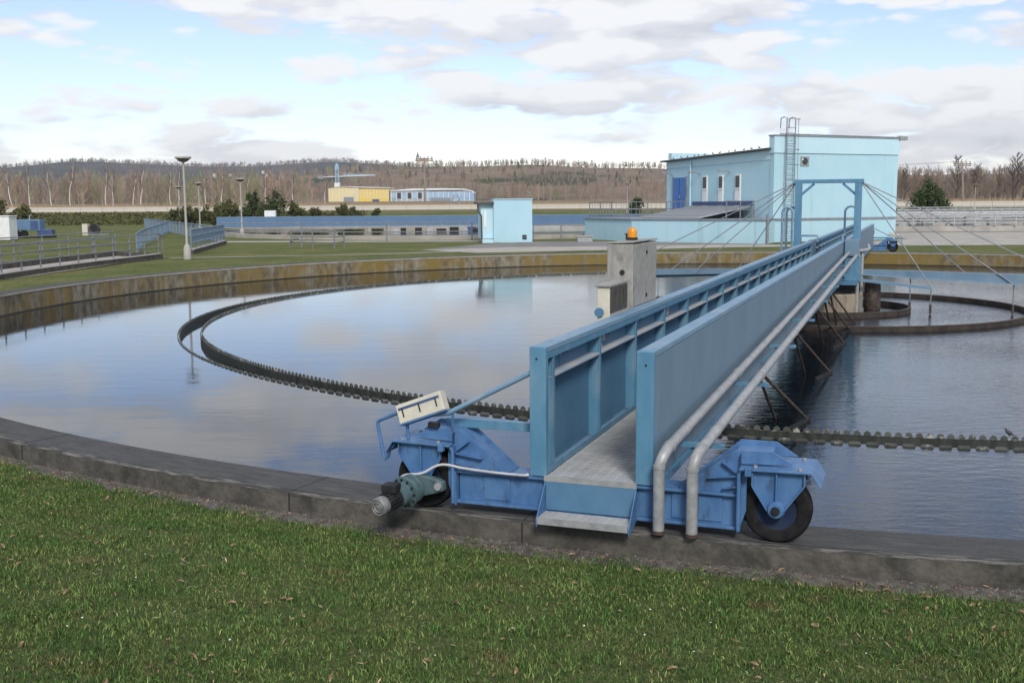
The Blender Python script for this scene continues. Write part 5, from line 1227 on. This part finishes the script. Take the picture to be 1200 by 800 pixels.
def evergreen(name, label, loc, w, h, mat_, n=900, clumps=26, leaf=0.13, taper=0.25, cat='tree', group=None, low=0.0):
    t = thing(name, label, cat, loc, 0, group)
    MB().tube([(0, 0, 0), (0.05*w, 0, h*0.4), (0.0, 0.03*w, h*0.8)], [0.06*h, 0.045*h, 0.015*h], 7).build('trunk', M_TRUNK, t)
    for k in range(4):
        a = k*1.6 + 0.4; MB().tube([(0.03*w, 0, h*(0.25 + 0.1*k)), (0.3*w*math.cos(a), 0.3*w*math.sin(a), h*(0.4 + 0.1*k))], [0.025*h, 0.01*h], 5).build('limb', M_TRUNK, t)
    V, F = leafy(int(n*2.6), w/2, (h - low)/2, low + (h - low)/2, clumps, leaf, taper)
    np_mesh('crown', V, F, mat_, t)
    return t
evergreen('conifer', 'broad dark green conifer standing behind the right basin', (42.0, 108, -0.1), 4.1, 4.5, M_PINE, 3000, 90, 0.13, 0.40)
evergreen('conifer', 'dark conifer left of the pump house behind the railing', (13.6, 117, -0.1), 2.0, 3.3, M_PINE, 900, 24, 0.14, 0.4)
for i, (x, y, w, h, lb_) in enumerate([(-57.5, 118, 4.6, 3.9, 'tallest dark pine at the left edge above the white cabinet'), (-54.6, 120, 3.2, 2.6, 'lower dark pine beside the one at the left edge')]):
    evergreen('pine_tree', lb_, (x, y, -0.1), w, h, M_BUSH, 1500, 34, 0.15, 0.2)
bl = [(-35.2, 118, 3.0, 2.7, 'dark shrub left of the farthest lamp post'), (-32.8, 119, 3.4, 3.0, 'round olive shrub right of the farthest lamp post'), (-30.6, 117, 3.0, 3.3, 'olive pine shrub, tallest of those before the blue railing'), (-28.7, 119, 2.7, 4.2, 'narrow tall pine, left one of the dark pair behind the far bridge'),
      (-26.2, 118, 4.0, 4.15, 'wide dark pine, right one of the pair behind the far bridge'), (-23.6, 118, 2.6, 3.0, 'dark shrub just right of the pine pair'), (-21.6, 119, 3.4, 2.2, 'low wide shrub in the middle of the hedge row'), (-18.8, 120, 1.7, 2.7, 'small upright shrub right of the hedge row'),
      (-17.3, 119, 2.0, 2.1, 'small dark shrub below the yellow factory'), (-15.0, 120, 1.9, 1.9, 'last low shrub at the right end of the hedge row'), (-37.6, 121, 2.6, 2.2, 'low dark shrub above the blue barred railing')]
for i, (x, y, w, h, lb_) in enumerate(bl):
    evergreen('shrub', lb_, (x, y, -0.1), w, h, M_PINE if i in (3, 4) else M_BUSH, 900, 24, 0.13, 0.25, 'shrub', 'evergreens along the embankment foot')
# hedge bank on the left
hb = []
n = 14000
hx = R.uniform(-75, -20, n); hy = R.uniform(128, 150, n); hz = ground_z(hx, hy) + R.uniform(0.0, 0.55, n)
a = R.normal(0, 1, (n, 3)); a /= np.linalg.norm(a, axis=1)[:, None]; b = np.cross(a, R.normal(0, 1, (n, 3))); b /= np.linalg.norm(b, axis=1)[:, None]
P = np.stack([hx, hy, hz], 1); V = np.zeros((4*n, 3)); V[0::4] = P - a*0.2; V[1::4] = P - b*0.12; V[2::4] = P + a*0.2; V[3::4] = P + b*0.12
hd = np_mesh('hedge_scrub', V, np.arange(4*n).reshape(n, 4), M_BUSH, kind='stuff'); hd['label'] = 'dark green scrub covering the embankment at left'; hd['category'] = 'scrub'
# reeds: pale brown stalks before the woods
n = 26000
x = R.uniform(-230, 240, n); y = R.uniform(182, 420, n); z = ground_z(x, y); h = R.uniform(0.5, 1.5, n); w = R.uniform(0.05, 0.16, n); lx = R.normal(0, 0.25, n)
V = np.zeros((3*n, 3)); V[0::3] = np.stack([x - w, y, z], 1); V[1::3] = np.stack([x + w, y + 0.05, z], 1); V[2::3] = np.stack([x + lx, y, z + h], 1)
M_REED = mat('dry reeds', (0.25, 0.185, 0.115), (0.34, 0.26, 0.165), rough=1.0, scale=0.02, spec=0.05)
rdz = np_mesh('dry_reeds', V, np.arange(3*n).reshape(n, 3), M_REED, kind='stuff'); rdz['label'] = 'pale brown dry reeds in the field beyond the road'; rdz['category'] = 'reeds'

# ================================================================== near lawn
def lawn(n, xr, yr, hmin, hmax, w0, w1, name, label, rmin):
    x = rng.uniform(*xr, n*3); y = rng.uniform(*yr, n*3)
    r = np.hypot(x - CX, y - CY)
    edge = rmin + 0.05*np.sin(x*7.0) + 0.04*np.sin(x*17 + y*9) + 0.03*np.sin(x*31)
    keep = (r > edge) & (np.abs(x) < 0.58*y + 0.9)
    clump = np.sin(x*5.1 + 2*np.sin(y*4.3))*np.sin(y*6.7 + 1.5*np.sin(x*3.9))
    bare = np.sin(x*2.3 + 1.7*np.sin(y*1.9))*np.sin(y*2.9 + 1.1*np.sin(x*2.7))
    keep &= rng.random(n*3) < np.clip(0.80 + 0.25*clump - 0.30*smooth(0.72, 0.95, bare), 0.05, 1)
    x = x[keep][:n]; y = y[keep][:n]; r = r[keep][:n]; cl = clump[keep][:n]; m = len(x)
    z = ground_z(x, y) - 0.003
    h = rng.uniform(hmin, hmax, m)*(1 + 0.25*cl)*np.where(r - rmin < 0.22, 1.15, 1.0); w = rng.uniform(w0, w1, m)
    a = rng.uniform(0, 2*PI, m); lean = rng.uniform(0.15, 0.95, m); la = rng.uniform(0, 2*PI, m)
    sx, sy = np.cos(a)*w/2, np.sin(a)*w/2
    V = np.zeros((m, 5, 3)); mx = np.cos(la)*lean*h*0.35; my = np.sin(la)*lean*h*0.35
    V[:, 0] = np.stack([x - sx, y - sy, z], 1); V[:, 1] = np.stack([x + sx, y + sy, z], 1)
    V[:, 2] = np.stack([x - sx*0.8 + mx, y - sy*0.8 + my, z + h*0.58], 1); V[:, 3] = np.stack([x + sx*0.8 + mx, y + sy*0.8 + my, z + h*0.58], 1)
    V[:, 4] = np.stack([x + mx*2.8, y + my*2.8, z + h*(1 - 0.25*lean)], 1)
    k = (np.arange(m)*5)[:, None]
    F = np.concatenate([k + [0, 1, 3], k + [0, 3, 2], k + [2, 3, 4]], 0)
    base = 0.35 + 1.55*rng.random((m, 1))**1.4; t = np.repeat(base, 3, 1); dry = rng.random(m) < 0.16
    t[dry] = t[dry]*[2.3, 1.55, 1.9]; pale = rng.random(m) < 0.12; t[pale] *= [1.25, 1.35, 1.3]
    o = np_mesh(name, V.reshape(-1, 3), F, M_BLADE, tint=np.repeat(t, 5, 0), kind='stuff'); o['label'] = label; o['category'] = 'grass'; return o
lawn(230000, (-7.0, 6.2), (3.4, 10.4), 0.014, 0.040, 0.0032, 0.0064, 'grass', 'short green mown grass in the foreground', R_OUT + 0.13)
# dead leaves
lsrc = None
def leaf_mesh():
    o = [(0, -0.5), (0.16, -0.30), (0.10, -0.22), (0.28, -0.05), (0.17, 0.02), (0.26, 0.22), (0.12, 0.22), (0.09, 0.42), (0, 0.5), (-0.09, 0.42), (-0.12, 0.22), (-0.26, 0.22), (-0.17, 0.02), (-0.28, -0.05), (-0.10, -0.22), (-0.16, -0.30)]
    mb = MB(); vs = [(0, 0, 0.0)] + [(x*0.055, y*0.055, 0.012*abs(x)*4 + 0.006*y) for x, y in o]
    m = len(o); mb.add(vs + [(x, y, z - 0.0012) for x, y, z in vs], [(0, i+1, (i+1) % m + 1) for i in range(m)] + [(m+1, m+1+(i+1) % m + 1, m+1+i+1) for i in range(m)] + [(i+1, m+2+i, m+2+(i+1) % m, (i+1) % m + 1) for i in range(m)])
    return mb
cnt = 0
while cnt < 230:
    x = rng.uniform(-5.5, 4.6); y = rng.uniform(4.3, 9.6); r = math.hypot(x - CX, y - CY)
    if r < R_OUT + 0.06 or abs(x) > 0.52*y + 0.3: continue
    onp = r < R_OUT + 0.30
    if cnt < 80 and not onp: 
        # leaves gather against the foot of the wall
        a = rng.uniform(-2.75, -1.35); rr_ = R_OUT + rng.uniform(0.02, 0.28); x = CX + rr_*math.cos(a); y = CY + rr_*math.sin(a); onp = True
        if abs(x) > 0.52*y + 0.3: continue
    z = -0.150 if onp else float(ground_z(x, y)) + 0.026
    if lsrc is None: lsrc = leaf_mesh().build('dead_leaf', M_LEAF); o = lsrc
    else: o = lsrc.copy(); COL.objects.link(o)
    s = rng.uniform(0.35, 0.95); o.scale = (s, s, s); o.location = (x, y, z); o.rotation_euler = (rng.normal(0, 0.5), rng.normal(0, 0.5), rng.uniform(0, 6.28))
    tag(o, 'curled dry brown leaf lying on the foreground lawn or wall foot', 'leaf', 'dead leaves in the foreground'); cnt += 1
# grit and crumbs on the bare strip at the wall foot
n = 9000; ga = rng.uniform(-2.85, -1.25, n); gr_ = R_OUT + 0.03 + rng.random(n)**1.3*0.24; gs = rng.uniform(0.003, 0.010, n)
gx = CX + gr_*np.cos(ga); gy = CY + gr_*np.sin(ga); gz = np.interp(gr_ - R_OUT, [0.03, 0.10, 0.22, 0.3], [-0.152, -0.150, -0.172, -0.17]) + gs*0.3
tet = np.array([(1, 0, -0.4), (-0.5, 0.87, -0.4), (-0.5, -0.87, -0.4), (0.1, 0.1, 0.8)]); V = np.zeros((n, 4, 3))
for k in range(4):
    c_, s_ = np.cos(ga*977), np.sin(ga*977); V[:, k, 0] = gx + gs*(tet[k, 0]*c_ - tet[k, 1]*s_); V[:, k, 1] = gy + gs*(tet[k, 0]*s_ + tet[k, 1]*c_); V[:, k, 2] = gz + gs*tet[k, 2]
kk = (np.arange(n)*4)[:, None]; F = np.concatenate([kk + [0, 1, 3], kk + [1, 2, 3], kk + [2, 0, 3]], 0)
tn = np.repeat(rng.uniform(0.4, 1.8, (n, 1)), 3, 1); dry = rng.random(n) < 0.3; tn[dry] *= [1.5, 0.95, 0.6]
M_GRIT = mat('grit stones', (0.09, 0.082, 0.072), (0.14, 0.13, 0.115), rough=0.95, scale=3, attr='tint')
gt = np_mesh('grit', V.reshape(-1, 3), F, M_GRIT, tint=np.repeat(tn, 4, 0), kind='stuff'); gt['label'] = 'grit and leaf crumbs on the bare strip at the wall foot'; gt['category'] = 'gravel'
# bits of straw and shredded leaf lying on the lawn
n = 5200; x = rng.uniform(-6.6, 5.8, n); y = rng.uniform(3.6, 10.0, n)
ok = (np.hypot(x - CX, y - CY) > R_OUT + 0.2) & (np.abs(x) < 0.58*y + 0.8) & (rng.random(n) < 0.45 + 0.55*np.sin(x*2.7 + 1.3*np.sin(y*3.1))*np.sin(y*2.2)); x = x[ok]; y = y[ok]; n = len(x)
z = ground_z(x, y) + rng.uniform(0.012, 0.034, n); a = rng.uniform(0, 2*PI, n); L = rng.uniform(0.008, 0.028, n); w = rng.uniform(0.0015, 0.005, n); tl = rng.normal(0, 0.3, n)
V = np.zeros((n, 4, 3))
for k, (p, q) in enumerate(((-1, 0), (0, -1), (1, 0), (0, 1))):
    V[:, k, 0] = x + L*p*np.cos(a) - w*q*np.sin(a); V[:, k, 1] = y + L*p*np.sin(a) + w*q*np.cos(a); V[:, k, 2] = z + L*p*tl + (0.002 if q else 0)
tn = np.repeat(rng.uniform(0.45, 1.5, (n, 1)), 3, 1)*np.array([1.0, 0.95, 0.9]); 
M_STRAW = mat('straw bits', (0.27, 0.20, 0.11), (0.36, 0.30, 0.19), rough=0.9, scale=4, attr='tint')
sw_ = np_mesh('straw_bits', V.reshape(-1, 3), np.arange(4*n).reshape(n, 4), M_STRAW, tint=np.repeat(tn, 4, 0), kind='stuff'); sw_['label'] = 'pale bits of straw and shredded leaf in the lawn'; sw_['category'] = 'litter'
# daisies
n = 90; V = []; F = []
for _ in range(n):
    x = rng.uniform(-4.8, 4.2); y = rng.uniform(4.5, 9.4)
    if math.hypot(x - CX, y - CY) < R_OUT + 0.45: continue
    z = float(ground_z(x, y)) + rng.uniform(0.03, 0.05); k = len(V); V.append((x, y, z + 0.003)); tx, ty = rng.normal(0, 0.004, 2)
    for j in range(7): a = 2*PI*j/7; V.append((x + 0.006*math.cos(a), y + 0.006*math.sin(a), z + 0.4*(tx*math.cos(a) + ty*math.sin(a))))
    for j in range(7): F.append((k, k+1+j, k+1+(j+1) % 7))
dz = np_mesh('daisies', V, np.array(F), M_DAISY, kind='stuff'); dz['label'] = 'tiny white daisies dotted through the lawn'; dz['category'] = 'flowers'

# ================================================================== air
hz = MB().box(-3000, 3000, -120, 3300, -4, 190)
hm = bpy.data.materials.new('haze air'); hm.use_nodes = True; ht = hm.node_tree
for nd in list(ht.nodes):
    if nd.type == 'BSDF_PRINCIPLED': ht.nodes.remove(nd)
pv = N(ht, 'ShaderNodeVolumePrincipled', inp={'Color': (0.84, 0.90, 1.0, 1), 'Density': 0.00012, 'Anisotropy': 0.2})
pv.inputs['Density Attribute'].default_value = ''
hm.cycles.homogeneous_volume = True
ho = [nd for nd in ht.nodes if nd.type == 'OUTPUT_MATERIAL'][0]
ht.links.new(pv.outputs['Volume'], ho.inputs['Volume'])
hz.build('haze', hm, kind='stuff')
